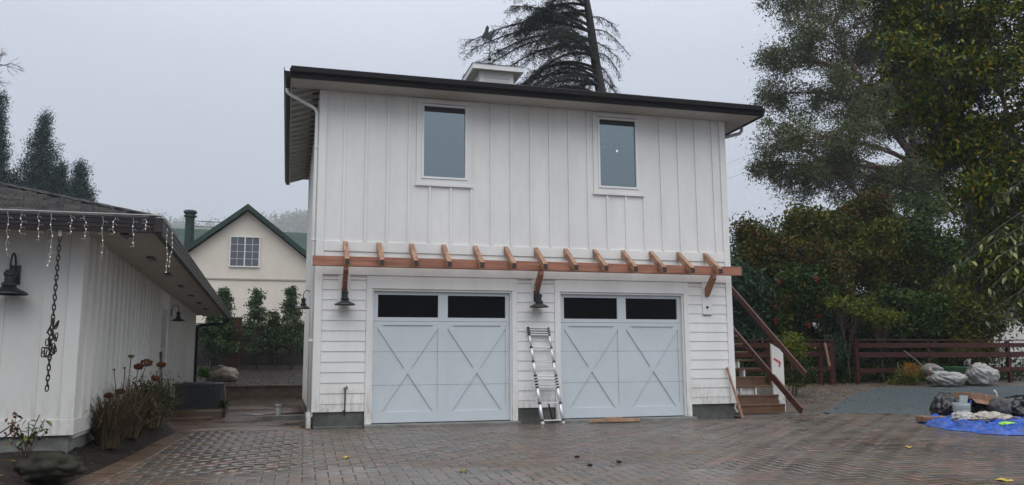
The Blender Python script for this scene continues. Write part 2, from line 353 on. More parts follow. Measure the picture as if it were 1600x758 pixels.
# ---------------------------------------------------------------- ground
from mathutils.geometry import delaunay_2d_cdt
from mathutils import noise as mnoise
def sm(a, b, x): t = min(1, max(0, (x-a)/(b-a))); return t*t*(3-2*t)
def Dz(x, y): return -.08+.02*min(y, 0) if y > -18 else -.44
def G(x, y):
    z = Dz(x, y)
    if y > 0:
        left = (.50*sm(9.25, 9.6, y)+.55*sm(12.3, 16.5, y)+.012*max(0, y-17))
        right = .38*sm(.8, 7, y)+.012*max(0, y-7)
        k = sm(2, 6, x); z += left*(1-k)+right*k
    return z
def inpoly(p, poly):
    x, y = p; c = False; j = len(poly)-1
    for i in range(len(poly)):
        xi, yi = poly[i]; xj, yj = poly[j]
        if (yi > y) != (yj > y) and x < (xj-xi)*(y-yi)/(yj-yi)+xi: c = not c
        j = i
    return c
def sheet(name, poly, zf, m, step=.4, parent=None, kind='structure', drop=0, **kw):
    xs = [p[0] for p in poly]; ys = [p[1] for p in poly]
    bd = []
    for i in range(len(poly)):
        a = Vector(poly[i]); b = Vector(poly[(i+1) % len(poly)]); n = max(1, int((b-a).length/step))
        for k in range(n): bd.append(a.lerp(b, k/n))
    pts = list(bd); x = min(xs)+step*.5
    while x < max(xs):
        y = min(ys)+step*.5
        while y < max(ys):
            if inpoly((x, y), poly): pts.append(Vector((x+random.uniform(-.2, .2)*step, y+random.uniform(-.2, .2)*step)))
            y += step
        x += step
    nb = len(bd)
    V, E, F, *_ = delaunay_2d_cdt(pts, [(i, (i+1) % nb) for i in range(nb)], [list(range(nb))], 1, 1e-5)
    me = bpy.data.meshes.new(name); vs = [(v.x, v.y, zf(v.x, v.y)) for v in V]; fs = [tuple(f) for f in F]
    if drop:
        n0 = len(vs); ed = {}
        for f in fs:
            for i in range(len(f)):
                e = (f[i], f[(i+1) % len(f)]); ed[e] = 1
        for (a, b) in list(ed):
            if (b, a) not in ed:
                k = len(vs); vs += [(vs[b][0], vs[b][1], vs[b][2]-drop), (vs[a][0], vs[a][1], vs[a][2]-drop)]
                fs.append((b, a, k+1, k))
    me.from_pydata(vs, [], fs); me.update(); me.materials.append(m)
    me.polygons.foreach_set('use_smooth', [True]*len(me.polygons))
    o = bpy.data.objects.new(name, me); COL.objects.link(o)
    if parent: o.parent = parent
    return tag(o, kind=kind, **kw)
gx = list(np.concatenate([-np.geomspace(500, 22, 14), np.arange(-20, 34, .6), np.geomspace(35, 600, 14)]))
gy_ = list(np.concatenate([-np.geomspace(400, 26, 9), np.arange(-24, 36, .6), np.geomspace(37, 1500, 16)]))
V = [(x, y, G(x, y)-.07+(.02*mnoise.noise((x, y, 0)) if y > 0 else 0)) for y in gy_ for x in gx]; nx = len(gx)
F = [(j*nx+i, j*nx+i+1, (j+1)*nx+i+1, (j+1)*nx+i) for j in range(len(gy_)-1) for i in range(nx-1)]
npmesh('ground', V, F, M['litter'], smooth=True, kind='structure')

# driveway: herringbone pavers on a sand bed
edgeL = [(-3.3, -12.8), (-3.05, -7.5), (-2.78, -5.6), (-2.62, -4.4), (-2.5, -3.0), (-2.42, -1.6), (-2.28, .0)]
inL = [(x+.19, y) for x, y in edgeL]
farE = [(-2.0, .12), (-.2, -.12), (.2, -.2), (8.8, -.2), (10.6, .12), (11.6, .45), (12.6, -.2), (13.6, -1.2), (19, -2.2)]
dpoly = inL+farE+[(19, -12.8)]
sheet('driveway', edgeL+farE+[(19, -12.8)], lambda x, y: Dz(x, y)-.014, M['sand'], 1.0)
drive = bpy.data.objects['driveway']
PL, PWD, GAP = .30, .15, .006
th = R(-1.2); ct, st_ = math.cos(th), math.sin(th)
bricks = []
for i in range(-40, 150):
    for j in range(-110, 20):
        t = (i-j) % 4
        if t == 0: cx_, cy_, hz = (i+1)*PWD, (j+.5)*PWD, True
        elif t == 3: cx_, cy_, hz = (i+.5)*PWD, (j+1)*PWD, False
        else: continue
        x = cx_*ct-cy_*st_; y = cx_*st_+cy_*ct
        hw, hh = (.15, .075) if hz else (.075, .15)
        if all(inpoly((x+a*hw*.9, y+b*hh*.9), dpoly) for a in (-1, 1) for b in (-1, 1)): bricks.append((x, y, hz))
def paver_mesh(name, m, lx=PL, ly=PWD):
    g = GAP/2; c = .009; a, b = lx/2-g, ly/2-g
    vs = []
    for z, q in ((-.05, 0), (-.006, 0), (0, c)):
        vs += [(-a+q, -b+q, z), (a-q, -b+q, z), (a-q, b-q, z), (-a+q, b-q, z)]
    fs = [(8, 9, 10, 11)]+[(l*4+i, l*4+(i+1) % 4, l*4+4+(i+1) % 4, l*4+4+i) for l in (0, 1) for i in range(4)]
    return vs, fs
pv, pf = paver_mesh('p', None)
pme = bpy.data.meshes.new('paver'); pme.from_pydata(pv, [], pf); pme.update(); pme.materials.append(M['paver1'])
def vis(b):
    px, py = proj((b[0], b[1], Dz(b[0], b[1])))
    return (-10 < px < 1610 and py < 766 and b[1] > CAMLOC.y+2)
order = sorted([b for b in bricks if vis(b)], key=lambda b: (Vector((b[0], b[1], -.2))-CAMLOC).length)
near = set(order[:295])
VV = []; FF = []
slope = Matrix.Rotation(math.atan(.02), 4, 'X')
for b in bricks:
    x, y, hz = b; rot = Matrix.Rotation(th+(0 if hz else math.pi/2), 4, 'Z')
    tilt = Matrix.Rotation(random.gauss(0, .007), 4, 'X')@Matrix.Rotation(random.gauss(0, .007), 4, 'Y')
    mw = Matrix.Translation((x, y, Dz(x, y)+random.uniform(-.0015, .002)))@slope@tilt@rot
    if b in near:
        o = bpy.data.objects.new('paver', pme); COL.objects.link(o); o.parent = drive; o.matrix_local = mw
    else:
        k = len(VV); VV += [tuple(mw@Vector(v)) for v in pv]; FF += [tuple(k+i for i in f) for f in pf]
npmesh('pavers', VV, FF, M['paver'], drive, kind='stuff')
# border course of brown pavers along the left edge and in front of the side yard and doors
mb = MB()
def course(line, wdt, n=.22):
    pts = [Vector((a, b)) for a, b in line]
    for i in range(len(pts)-1):
        a, b = pts[i], pts[i+1]; L = (b-a).length; k = max(1, round(L/n)); d = (b-a)/k; s = Vector((-d.y, d.x)).normalized()*wdt
        for q in range(k):
            p0 = a+d*(q+.02); p1 = a+d*(q+.98); c = [p0, p1, p1-s, p0-s]; zz = [Dz(p.x, p.y)+.007 for p in c]
            cc = sum(c, Vector((0, 0)))/4
            vs = [(p.x, p.y, zz[i_]-.05) for i_, p in enumerate(c)]+[(p.x, p.y, zz[i_]-.005) for i_, p in enumerate(c)]+[(*(p.lerp(cc, .05)), zz[i_]) for i_, p in enumerate(c)]
            mb.add(vs, [(8, 9, 10, 11)]+[(l*4+i_, l*4+(i_+1) % 4, l*4+4+(i_+1) % 4, l*4+4+i_) for l in (0, 1) for i_ in range(4)])
course(edgeL, .325)
mb.build('border_pavers', M['border'], drive, kind='stuff')
# far end of the driveway to the street behind the camera
sheet('street', [(-40, -60), (40, -60), (40, -12.9), (-40, -12.9)], lambda x, y: Dz(x, -12.9) if y > -13 else Dz(x, y), mat('asphalt', (.05, .05, .052), .5, .2, 3), 6)

# left side yard: brown flagged concrete, patches, basin, retaining wall
zy = lambda x, y: Dz(x, y)-.004
sheet('side_yard_paving', [(-2.28, .0), (-2.0, .12), (-.2, -.12), (-.03, 0), (-.03, 2.2), (-.9, 2.6), (-.95, 4.6), (-.03, 5.2), (-.03, 9.2), (-4.2, 9.2), (-3.3, 3), (-2.6, .6)],
      zy, M['concrete_wet'], .5, drop=.05)
sp = bpy.data.objects['side_yard_paving']
mb = MB()
for j in range(9):
    for i in range(4):
        x0 = -2.15+i*.42+(j % 2)*.18; y0 = 1.0+j*.32
        if x0+.4 < -1.0 or y0+.3 < 1.4: mb.box(x0+.006, x0+.41, y0+.006, y0+.31, -.1, -.078+random.uniform(0, .004))
mb.build('flagstones', M['border'], sp, kind='stuff')
sheet('planting_pit', [(-.03, 2.2), (-.9, 2.6), (-.95, 4.6), (-.03, 5.2)], lambda x, y: -.16+.04*mnoise.noise((x*4, y*4, 1)), M['soil'], .15)
mb = MB(); mb.box(-.92, -.05, 2.62, 2.80, -.14, .0); tag(mb.build('concrete_kerb', M['concrete'], bevel=.01), 'short grey concrete kerb block beside the drain pit on the left of the garage', 'kerb')
# round basin with a rim
c = Vector((-.42, 1.15, -.09)); bt = thing('drain_basin', 'round black hole with a low concrete rim in the wet paving beside the downspout', 'drain', c)
mb = MB(c); mb.lathe(c, [(.50, -.02), (.50, .012), (.44, .014), (.43, -.02)], 32); mb.build('rim', M['concrete_wet'], bt, smooth=False)
mb = MB(c); mb.lathe(c, [(.43, .004), (.3, .006), (.0001, .008)], 32); mb.build('basin_floor', M['soil'], bt)
t = thing('pipe_stub', 'short grey plastic pipe stub standing in the planting pit by the garage', 'pipe', (-.62, 3.2, -.1))
mb = MB((-.62, 3.2, -.1)); mb.lathe((-.62, 3.2, -.12), [(.06, 0), (.06, .30), (.045, .30), (.045, .1)], 14); mb.build('pipe', M['pvc'], t, smooth=True)
mb = MB((-.62, 3.2, -.1)); mb.lathe((-.62, 3.2, .16), [(.071, 0), (.071, .05), (.045, .05)], 14); mb.build('collar', M['pvc'], t, smooth=True)

# retaining wall of stacked blocks
rw = thing('retaining_wall', 'low retaining wall of stacked brown blocks holding the mulch bed behind the side yard', 'retaining wall', (-2, 9.25, -.1))
bm_ = MB().box(0, .44, 0, .25, 0, .135)
bme = bpy.data.meshes.new('block'); bme.from_pydata([tuple(v) for v in bm_.v], [], bm_.f); bme.materials.append(M['wallblock'])
for r_ in range(4):
    x = -4.4+(r_ % 2)*.22
    while x < 4:
        if x < .3:
            o = bpy.data.objects.new('block', bme); COL.objects.link(o); o.parent = rw
            o.location = (x+2, random.uniform(-.012, .012)+r_*.012, r_*.14-.03); o.scale = (1, 1, 1)
        x += .447
mb = MB((-2, 9.25, -.1))
for k in range(12):
    x = -4.4+k*.40
    if x < .1: mb.box(x+.004, x+.396, 9.20, 9.56, .43, .475+random.uniform(-.004, .004))
mb.build('coping', M['concrete_wet'], rw, kind='stuff')
sheet('mulch_bed', [(-4.1, 9.56), (.6, 9.56), (.6, 17), (-4.1, 17)], lambda x, y: G(x, y)+.02+.025*mnoise.noise((x*3, y*3, 2)), M['mulch'], .25)
# dirt bed by the left house
HW = lambda y: -3.0-.018*(y+4.45)     # house wall x
bed = [(-9, -12.8), (-3.3, -12.8), (-3.05, -7.5), (-2.78, -5.6), (-2.62, -4.4), (-2.5, -3.0), (-2.42, -1.6), (-2.28, .0), (-2.6, .6), (-2.7, 1.9), (-3.15, 2.0), (-3.1, -4.5), (-9, -4.6)]
def bedz(x, y):
    e = min(abs(x-(np.interp(y, [p[1] for p in edgeL], [p[0] for p in edgeL]))), 3)
    rise = .26*sm(0, .55, e) if y < -3.9 else .20*sm(0, .45, e)
    return Dz(x, y)-.01+rise*sm(-12, -6.2, y)+.022*mnoise.noise((x*3.1, y*3.1, 0))*sm(0, .2, e)
sheet('flower_bed', bed, bedz, M['soil'], .16)
# gravel strip and dirt to the right
dfull = edgeL+farE+[(19, -12.8)]
gpoly = [(11.25, .15), (11.3, .62), (11.75, .95), (14.2, 3.6), (16.6, 5.3), (20.5, 5.4), (26, 5.2), (26, -1.5), (19, -2.6), (13.6, -1.6), (12.4, -.6), (11.6, .05)]
gp2 = []
for i in range(len(gpoly)):
    a, b = Vector(gpoly[i]), Vector(gpoly[(i+1) % len(gpoly)]); n = max(1, int((b-a).length/.25))
    for k in range(n): q_ = a.lerp(b, k/n); gp2.append((q_.x+.16*mnoise.noise((q_.x*1.7, q_.y*1.7, 1)), q_.y+.16*mnoise.noise((q_.x*1.7, q_.y*1.7, 8))))
sheet('gravel_patch', gp2, lambda x, y: (Dz(x, y)-.030 if inpoly((x, y), dfull) else G(x, y)+.014+.008*mnoise.noise((x*2, y*2, 5))), M['gravel'], .3)
sheet('dirt_yard', [(8.8, -.5), (10.6, -.3), (11.2, -.1), (12.4, -.75), (13.6, -1.75), (19, -2.7), (26, -1.7), (26, 9.5), (8.8, 9.5)],
      lambda x, y: (Dz(x, y)-.05 if inpoly((x, y), dfull) else G(x, y)-.006+(.014 if inpoly((x, y), gpoly) else .022)*mnoise.noise((x*1.5, y*1.5, 7))-(.03 if inpoly((x, y), gpoly) else 0)), M['litter'], .3)
def litter(name, poly, n, zf, m, s0, s1, lift=.012):
    xs = [p[0] for p in poly]; ys = [p[1] for p in poly]; C = []
    while len(C) < n:
        x = random.uniform(min(xs), max(xs)); y = random.uniform(min(ys), max(ys))
        if inpoly((x, y), poly): C.append((x, y, zf(x, y)+lift))
    C = np.array(C); V, F = leafgeo(C, s0, s1, flat=.0); V = V.reshape(-1, 4, 3); cz = C[:, None, 2]
    V[:, :, 2] = cz+(V[:, :, 2]-cz)*.25; npmesh(name, V.reshape(-1, 3), F, m, kind='stuff')
litter('leaf_litter', [(10.2, .3), (11.3, .8), (14.2, 3.7), (17, 5.4), (22, 5.5), (22, 7.2), (9.3, 7.2), (9.5, 3)], 5200, lambda x, y: G(x, y), M['dirtleaf'], .07, .04, .025)
litter('bed_debris', bed, 5200, bedz, M['dirtleaf'], .045, .020, .014)
litter('mulch_chips', [(-4, 9.6), (.5, 9.6), (.5, 15.5), (-4, 15.5)], 5000, G, leafmat('mulch_chip', [(.05, .04, .035), (.09, .075, .065), (.03, .025, .022), (.16, .14, .12)], .6), .07, .03, .03)
litter('gravel_stones', gpoly, 9000, G, leafmat('gravel_stone', [(.06, .085, .095), (.10, .125, .13), (.04, .055, .06), (.15, .165, .165)], .7), .035, .028, .022)

# ---------------------------------------------------------------- garage
GX1 = 8.721; GD = 8.5; WT = 6.30
ga = thing('garage', 'two storey white garage with two pale blue carriage doors under a cedar pergola', 'garage', (0, 0, 0))
OB = MB
d1, dw_, d2 = 1.061, 2.759, 4.822; DH = 2.5
def bb(name, m, parent, *a, bevel=0, **kw):
    q = MB(); q.box(*a); return q.build(name, m, parent, bevel=bevel, **kw)
W = M['white']
# walls (shell behind the siding)
mb = MB()
wx = [(1.98, 2.90), (5.72, 6.62)]; wz = (4.70, 6.23)
T = .15
y0, y1 = .012, .15
mb.box(0, GX1, y0, y1, 2.5, 4.70); mb.box(0, wx[0][0], y0, y1, 4.70, 6.23); mb.box(wx[0][1], wx[1][0], y0, y1, 4.70, 6.23)
mb.box(wx[1][1], GX1, y0, y1, 4.70, 6.23); mb.box(0, GX1, y0, y1, 6.23, 6.6)
mb.box(0, d1, y0, y1, .2, 2.5); mb.box(d1+dw_, d2, y0, y1, .2, 2.5); mb.box(d2+dw_, GX1, y0, y1, .2, 2.5)
mb.build('front_wall', W, ga)
mb = MB(); mb.box(.012, .15, .151, GD, .12, 6.6); mb.build('side_wall', W, ga)
mb = MB(); mb.box(GX1-.15, GX1-.012, .151, GD, .12, 6.6); mb.build('side_wall', W, ga)
mb = MB(); mb.box(.151, GX1-.151, GD-.15, GD, .12, 6.6); mb.build('rear_wall', W, ga)
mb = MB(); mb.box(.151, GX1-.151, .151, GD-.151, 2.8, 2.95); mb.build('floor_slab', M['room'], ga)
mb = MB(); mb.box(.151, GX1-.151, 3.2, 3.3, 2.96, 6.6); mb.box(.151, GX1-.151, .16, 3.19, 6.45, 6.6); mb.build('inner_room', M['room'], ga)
mb = MB(); mb.box(2.55, 2.62, 3.1, 3.19, 2.96, 5.4); mb.box(2.25, 2.29, 3.1, 3.19, 2.96, 5.2); mb.box(2.29, 2.55, 3.14, 3.19, 5.1, 5.25); mb.build('door_frame', M['white'], ga)
# foundation
mb = MB(); mb.box(.03, d1-.1, .035, .2, -.4, .2); mb.box(d1+dw_+.1, d2-.1, .035, .2, -.4, .2); mb.box(d2+dw_+.1, GX1-.03, .035, .2, -.4, .2)
mb.box(.03, .2, .21, GD, -.4, .118); mb.box(GX1-.2, GX1-.03, .21, GD, -.4, .118)
mb.build('foundation', M['concrete_dark'], ga, bevel=.004)
mb = MB(); mb.box(d1-.12, d1+dw_+.12, -.22, .3, -.2, -.045); mb.box(d2-.12, d2+dw_+.12, -.22, .3, -.2, -.045); mb.build('door_apron', M['concrete'], ga, bevel=.008)
mb = MB(); mb.box(.03, d1-.14, -.17, .03, -.2, -.055); mb.build('step_footing', M['concrete_dark'], ga, bevel=.008)
# lap siding: each board
def lap(x0, x1, z0, z1, e=.1935):
    z = z0
    while z < z1-.02:
        zt = min(z+e, z1)
        q = MB(); q.hexa([(x0, -.012, z), (x1, -.012, z), (x0, .011, z), (x1, .011, z), (x0, .0015, zt+.0), (x1, .0015, zt), (x0, .011, zt), (x1, .011, zt)])
        q.build('siding_board', W, ga); z = zt
mount = {0: (.42, .64), 6: (4.23, 4.45), 12: (8.02, 8.24)}
CB = .13
lap(CB+.002, .949, .345, 2.748)
bb('skirt_board', W, ga, CB+.002, .949, -.004, .011, .2, .343)
lap(d1+dw_+.112, d2-.112, .345, 2.748); bb('skirt_board', W, ga, d1+dw_+.112, d2-.112, -.004, .011, .2, .343)
lap(d2+dw_+.112, GX1-CB-.002, .345, 2.748); bb('skirt_board', W, ga, d2+dw_+.112, GX1-CB-.002, -.004, .011, .2, .343)
lap(CB+.002, GX1-CB-.002, 3.004, 3.20, .196)
# bands, corner boards, door trims
bb('belly_band', W, ga, CB+.002, GX1-CB-.002, -.035, .011, 2.75, 3.002, bevel=.006)
bb('band_board', W, ga, CB+.002, GX1-CB-.002, -.020, .011, 3.202, 3.395, bevel=.004)
bb('corner_board', W, ga, -.012, CB, -.024, .011, .2, 6.345, bevel=.004)
bb('corner_board', W, ga, GX1-CB, GX1+.012, -.024, .011, .2, 6.345, bevel=.004)
bb('corner_board', W, ga, -.012, .011, .0115, .13, .12, 6.5)
bb('corner_board', W, ga, GX1-.011, GX1+.012, .0115, .13, .12, 6.5)
for d in (d1, d2):
    bb('door_trim', W, ga, d-.11, d-.001, -.028, .011, -.044, 2.5, bevel=.004)
    bb('door_trim', W, ga, d+dw_+.001, d+dw_+.11, -.028, .011, -.044, 2.5, bevel=.004)
    bb('door_header', W, ga, d-.11, d+dw_+.11, -.024, .011, 2.501, 2.748, bevel=.004)
    mb = MB(); mb.box(d-.001, d+.03, .012, .12, -.04, 2.499); mb.box(d+dw_-.03, d+dw_+.001, .012, .12, -.04, 2.499); mb.box(d+.03, d+dw_-.03, .012, .12, 2.46, 2.499)
    mb.build('door_jamb', W, ga)
    mb = MB(); mb.box(d+.031, d+dw_-.031, .16, .2, -.045, 2.5); mb.build('door_backing', M['blackplastic'], ga)
for k, (a, b) in mount.items():
    bb('mounting_board', W, ga, a, b, -.026, -.0125, 2.62-.55*(k > 0 and 1 or 1), 2.7495, bevel=.003)
# battens
bx = [(.12, .157)]
for k in range(-1, 20):
    x = .48+.418*k
    if x < .16: continue
    segs = [(3.397, 6.34)]
    for (a, b) in wx:
        if a-.14 < x < b+.14: segs = [(3.397, 4.555)]
    for z0, z1 in segs: bb('batten', W, ga, x-.024, x+.024, -.018, .0118, z0, z1, bevel=.003)
for (a, b) in wx:
    for x in (a-.155, b+.155): pass
# side wall battens (left side, grazing view)
for k in range(20):
    y = .35+k*.418
    bb('batten', W, ga, -.018, .0119, y-.022, y+.022, .12, 6.5)
# windows
for i, (a, b) in enumerate(wx):
    wn = bb('window', M['white'], ga, a-.105, a-.001, -.022, .011, 4.60, 6.25, bevel=.004)
    q = MB(); q.box(b+.001, b+.105, -.022, .011, 4.60, 6.25); q.build('trim', W, wn)
    q = MB(); q.box(a-.105, b+.105, -.026, .011, 6.251, 6.33); q.build('trim', W, wn)
    q = MB(); q.box(a-.125, b+.125, -.040, .011, 4.555, 4.599); q.build('sill', W, wn)
    q = MB(); q.box(a-.001, b+.001, -.020, .011, 4.6, 4.70); q.build('trim', W, wn)
    q = MB(); f = .042
    q.box(a, a+f, -.038, .06, 4.701, 6.229); q.box(b-f, b, -.038, .06, 4.701, 6.229); q.box(a+f, b-f, -.038, .06, 4.701, 4.701+f); q.box(a+f, b-f, -.038, .06, 6.229-f, 6.229)
    q.build('sash', mat('vinyl_sash', (.80, .80, .80), .35, .02, 2), wn, bevel=.004)
    q = MB(); q.box(a+f, b-f, .010, .014, 4.701+f, 6.229-f); q.build('pane', M['pane'], wn)
    q = MB(); q.box(a+f, b-f, -.008, .006, 6.229-f-.10, 6.229-f-.001); q.build('shade_roll', M['blackplastic'], wn)
# light inside the right window
FANP = tuple(at(964, 236, 1.6))
q = MB(); q.lathe(FANP, [(.001, .026), (.015, .02), (.022, 0), (.015, -.02), (.001, -.026)], 12)
il = thing('ceiling_fan', 'ceiling fan with one lit bulb glimpsed through the right upstairs window', 'ceiling fan', FANP)
q.off = Vector((0, 0, 0)); q.v = [v-Vector(FANP) for v in q.v]; q.build('bulb', M['lamp'], il, smooth=True)
q = MB(FANP); q.tube([(FANP[0], 1.6, FANP[2]+.05), (FANP[0], 1.6, 6.44)], .015, 8); q.build('rod', M['pvc'], il)
for k in range(4):
    a = k*math.pi/2+.5; q = MB(FANP); c = Vector((FANP[0], 1.6, FANP[2]+.16)); d = Vector((math.cos(a), math.sin(a), 0))
    q.beam(c+d*.12, c+d*.62, .12, .012); q.build('blade', M['pvc'], il)

# garage doors
def clipz(poly, z0, z1):
    for lim, sg in ((z0, 1), (z1, -1)):
        out_ = []
        for i in range(len(poly)):
            a, b = poly[i], poly[(i+1) % len(poly)]; ia = (a[1]-lim)*sg >= 0; ib = (b[1]-lim)*sg >= 0
            if ia: out_.append(a)
            if ia != ib:
                t = (lim-a[1])/(b[1]-a[1]); out_.append((a[0]+(b[0]-a[0])*t, lim))
        poly = out_
        if len(poly) < 3: return []
    return poly
secs = [(-.03, .67), (.67, 1.30), (1.30, 1.885), (1.885, 2.46)]
DM = M['door']
def garage_door(x0, label):
    x1 = x0+dw_; Y = .10
    gd = bb('garage_door', M['black'], ga, x0+.031, x1-.031, Y+.045, Y+.058, -.035, 2.455, label=label)
    L_ = [(x0+.119, x0+1.289), (x0+1.479, x0+2.649)]
    for z0, z1 in secs[:3]:
        q = MB(); q.box(x0+.031, x1-.031, Y, Y+.044, z0+.002, z1-.002); q.build('door_section', DM, gd, bevel=.003)
    # top section as frame round the glass
    z0, z1 = secs[3]; q = MB(); gz0, gz1 = 1.96, 2.395
    q.box(x0+.031, x1-.031, Y, Y+.044, z0+.002, gz0); q.box(x0+.031, x1-.031, Y, Y+.044, gz1, z1)
    for a, b in ((x0+.031, L_[0][0]), (L_[0][1], L_[1][0]), (L_[1][1], x1-.031)): q.box(a, b, Y, Y+.044, gz0, gz1)
    q.build('door_section', DM, gd)
    for a, b in L_:
        q = MB(); q.box(a, b, Y+.022, Y+.028, gz0, gz1); q.build('window_pane', M['glassdark'], gd)
    yo = (Y-.022, Y-.0005)
    rects = [(x0+.031, L_[0][0], -.028, 2.455), (L_[0][1], L_[1][0], -.028, 2.455), (L_[1][1], x1-.031, -.028, 2.455)]
    for a, b, c0, c1 in rects:
        for s0, s1 in secs:
            p = clipz([(a, c0), (b, c0), (b, c1), (a, c1)], s0+.003, s1-.003)
            if p: q = MB(); q.prism(p, *yo); q.build('stile', DM, gd)
    for a, b in L_:
        for c0, c1 in ((-.028, .17), (1.81, 1.96), (2.395, 2.455)):
            for s0, s1 in secs:
                p = clipz([(a+.0005, c0), (b-.0005, c0), (b-.0005, c1), (a+.0005, c1)], s0+.003, s1-.003)
                if p: q = MB(); q.prism(p, *yo); q.build('rail', DM, gd)
        # X braces: (a,.17)-(b,1.81) continuous, the other in two halves
        zb, zt = .171, 1.809; hw = .055
        def strip(p, q_):
            d = Vector((q_[0]-p[0], q_[1]-p[1])); n = Vector((-d.y, d.x)).normalized()*hw
            d = d.normalized()*.1
            return [(p[0]-d.x+n.x, p[1]-d.y+n.y), (p[0]-d.x-n.x, p[1]-d.y-n.y), (q_[0]+d.x-n.x, q_[1]+d.y-n.y), (q_[0]+d.x+n.x, q_[1]+d.y+n.y)]
        def clipx(poly, u0, u1): return [(x, z) for z, x in clipz([(z, x) for x, z in poly], u0, u1)]
        cxm, czm = (a+b)/2, (zb+zt)/2
        full = strip((a+.03, zb), (b-.03, zt))
        for s0, s1 in secs[:3]:
            p = clipz(clipx(full, a+.001, b-.001), max(s0+.003, zb), min(s1-.003, zt))
            if p: q = MB(); q.prism(p, *yo); q.build('cross_brace', DM, gd)
        d = Vector((b-a-.06, zt-zb)).normalized(); dn = Vector((-d.y, d.x))
        def halfplane(poly, sgn):
            off = hw+.001; out_ = []
            f = lambda p: ((p[0]-cxm)*dn.x+(p[1]-czm)*dn.y)*sgn-off
            for i in range(len(poly)):
                u, v = poly[i], poly[(i+1) % len(poly)]; fu, fv = f(u), f(v)
                if fu >= 0: out_.append(u)
                if (fu >= 0) != (fv >= 0): t = fu/(fu-fv); out_.append((u[0]+(v[0]-u[0])*t, u[1]+(v[1]-u[1])*t))
            return out_
        oth = strip((a+.03, zt), (b-.03, zb))
        for sg in (1, -1):
            for s0, s1 in secs[:3]:
                p = clipz(clipx(oth, a+.001, b-.001), max(s0+.003, zb), min(s1-.003, zt))
                if p: p = halfplane(p, sg)
                if len(p) > 2: q = MB(); q.prism(p, *yo); q.build('cross_brace', DM, gd)
    q = MB(); q.box(x0+.033, x1-.033, Y-.002, Y+.04, -.044, -.031); q.build('bottom_seal', M['blackplastic'], gd)
garage_door(d1, None); garage_door(d2, None)

# roof: hip, with brown gutter fascia
ov = .572; ez0, ez1 = 6.347, 6.555
X0, X1, Y0, Y1 = -ov, GX1+ov, -ov, GD+ov
q = MB(); q.box(X0, X1, Y0-.0, Y0+.02, ez0+.005, ez1-.02); q.build('fascia_board', W, ga)
def gutter(a, b, outn, name='gutter'):
    a = Vector(a); b = Vector(b); o_ = Vector(outn); q = MB()
    prof = [(0, 0), (.085, .0), (.095, .05), (.125, .10), (.125, .195), (.112, .207), (.112, .14), (.0, .13)]
    vs = [a+o_*p[0]+Vector((0, 0, p[1])) for p in prof]+[b+o_*p[0]+Vector((0, 0, p[1])) for p in prof]
    n = len(prof); q.add(vs, [tuple(range(n-1, -1, -1)), tuple(range(n, 2*n))]+[(i, (i+1) % n, (i+1) % n+n, i+n) for i in range(n)])
    return q
gutter((X0-.0, Y0-.001, ez0), (X1+.0, Y0-.001, ez0), (0, -1, 0)).build('gutter', M['fascia'], ga)
gutter((X0-.001, Y1, ez0), (X0-.001, Y0, ez0), (-1, 0, 0)).build('gutter', M['fascia'], ga)
gutter((X1+.001, Y0, ez0), (X1+.001, Y1, ez0), (1, 0, 0)).build('gutter', M['fascia'], ga)
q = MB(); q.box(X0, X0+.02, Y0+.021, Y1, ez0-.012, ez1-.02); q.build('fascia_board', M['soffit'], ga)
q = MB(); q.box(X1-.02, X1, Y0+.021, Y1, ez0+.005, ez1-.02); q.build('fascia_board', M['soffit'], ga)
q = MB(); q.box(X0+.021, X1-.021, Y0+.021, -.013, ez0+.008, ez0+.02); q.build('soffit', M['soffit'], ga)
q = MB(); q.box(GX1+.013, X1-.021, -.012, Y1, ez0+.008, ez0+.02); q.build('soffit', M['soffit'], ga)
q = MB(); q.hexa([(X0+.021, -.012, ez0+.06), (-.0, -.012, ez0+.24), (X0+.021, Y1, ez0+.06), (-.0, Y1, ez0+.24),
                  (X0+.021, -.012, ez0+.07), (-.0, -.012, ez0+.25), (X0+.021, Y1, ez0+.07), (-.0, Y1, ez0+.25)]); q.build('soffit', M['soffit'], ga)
y = -.3
while y < Y1-.1:
    q = MB(); yy = y+.02
    z0 = ez0-.0; q.hexa([(X0+.022, y, z0), (-.0135, y, z0+.155), (X0+.022, y+.04, z0), (-.0135, y+.04, z0+.155),
                         (X0+.022, y, z0+.062), (-.0135, y, z0+.235), (X0+.022, y+.04, z0+.062), (-.0135, y+.04, z0+.235)])
    q.build('rafter_tail', M['soffit'], ga); y += .405
zr = ez1-.015; pk = .25*((Y1-Y0)/2); xm0, xm1 = X0+(Y1-Y0)/2, X1-(Y1-Y0)/2; ym = (Y0+Y1)/2
vs = [(X0-.02, Y0-.02, zr), (X1+.02, Y0-.02, zr), (X1+.02, Y1+.02, zr), (X0-.02, Y1+.02, zr), (min(xm0, xm1), ym, zr+pk), (max(xm0, xm1)+.01, ym, zr+pk)]
q = MB(); q.add(vs, [(0, 1, 5, 4), (2, 3, 4, 5), (1, 2, 5), (3, 0, 4), (3, 2, 1, 0)]); rf = q.build('roof', M['shingle_i'], ga)
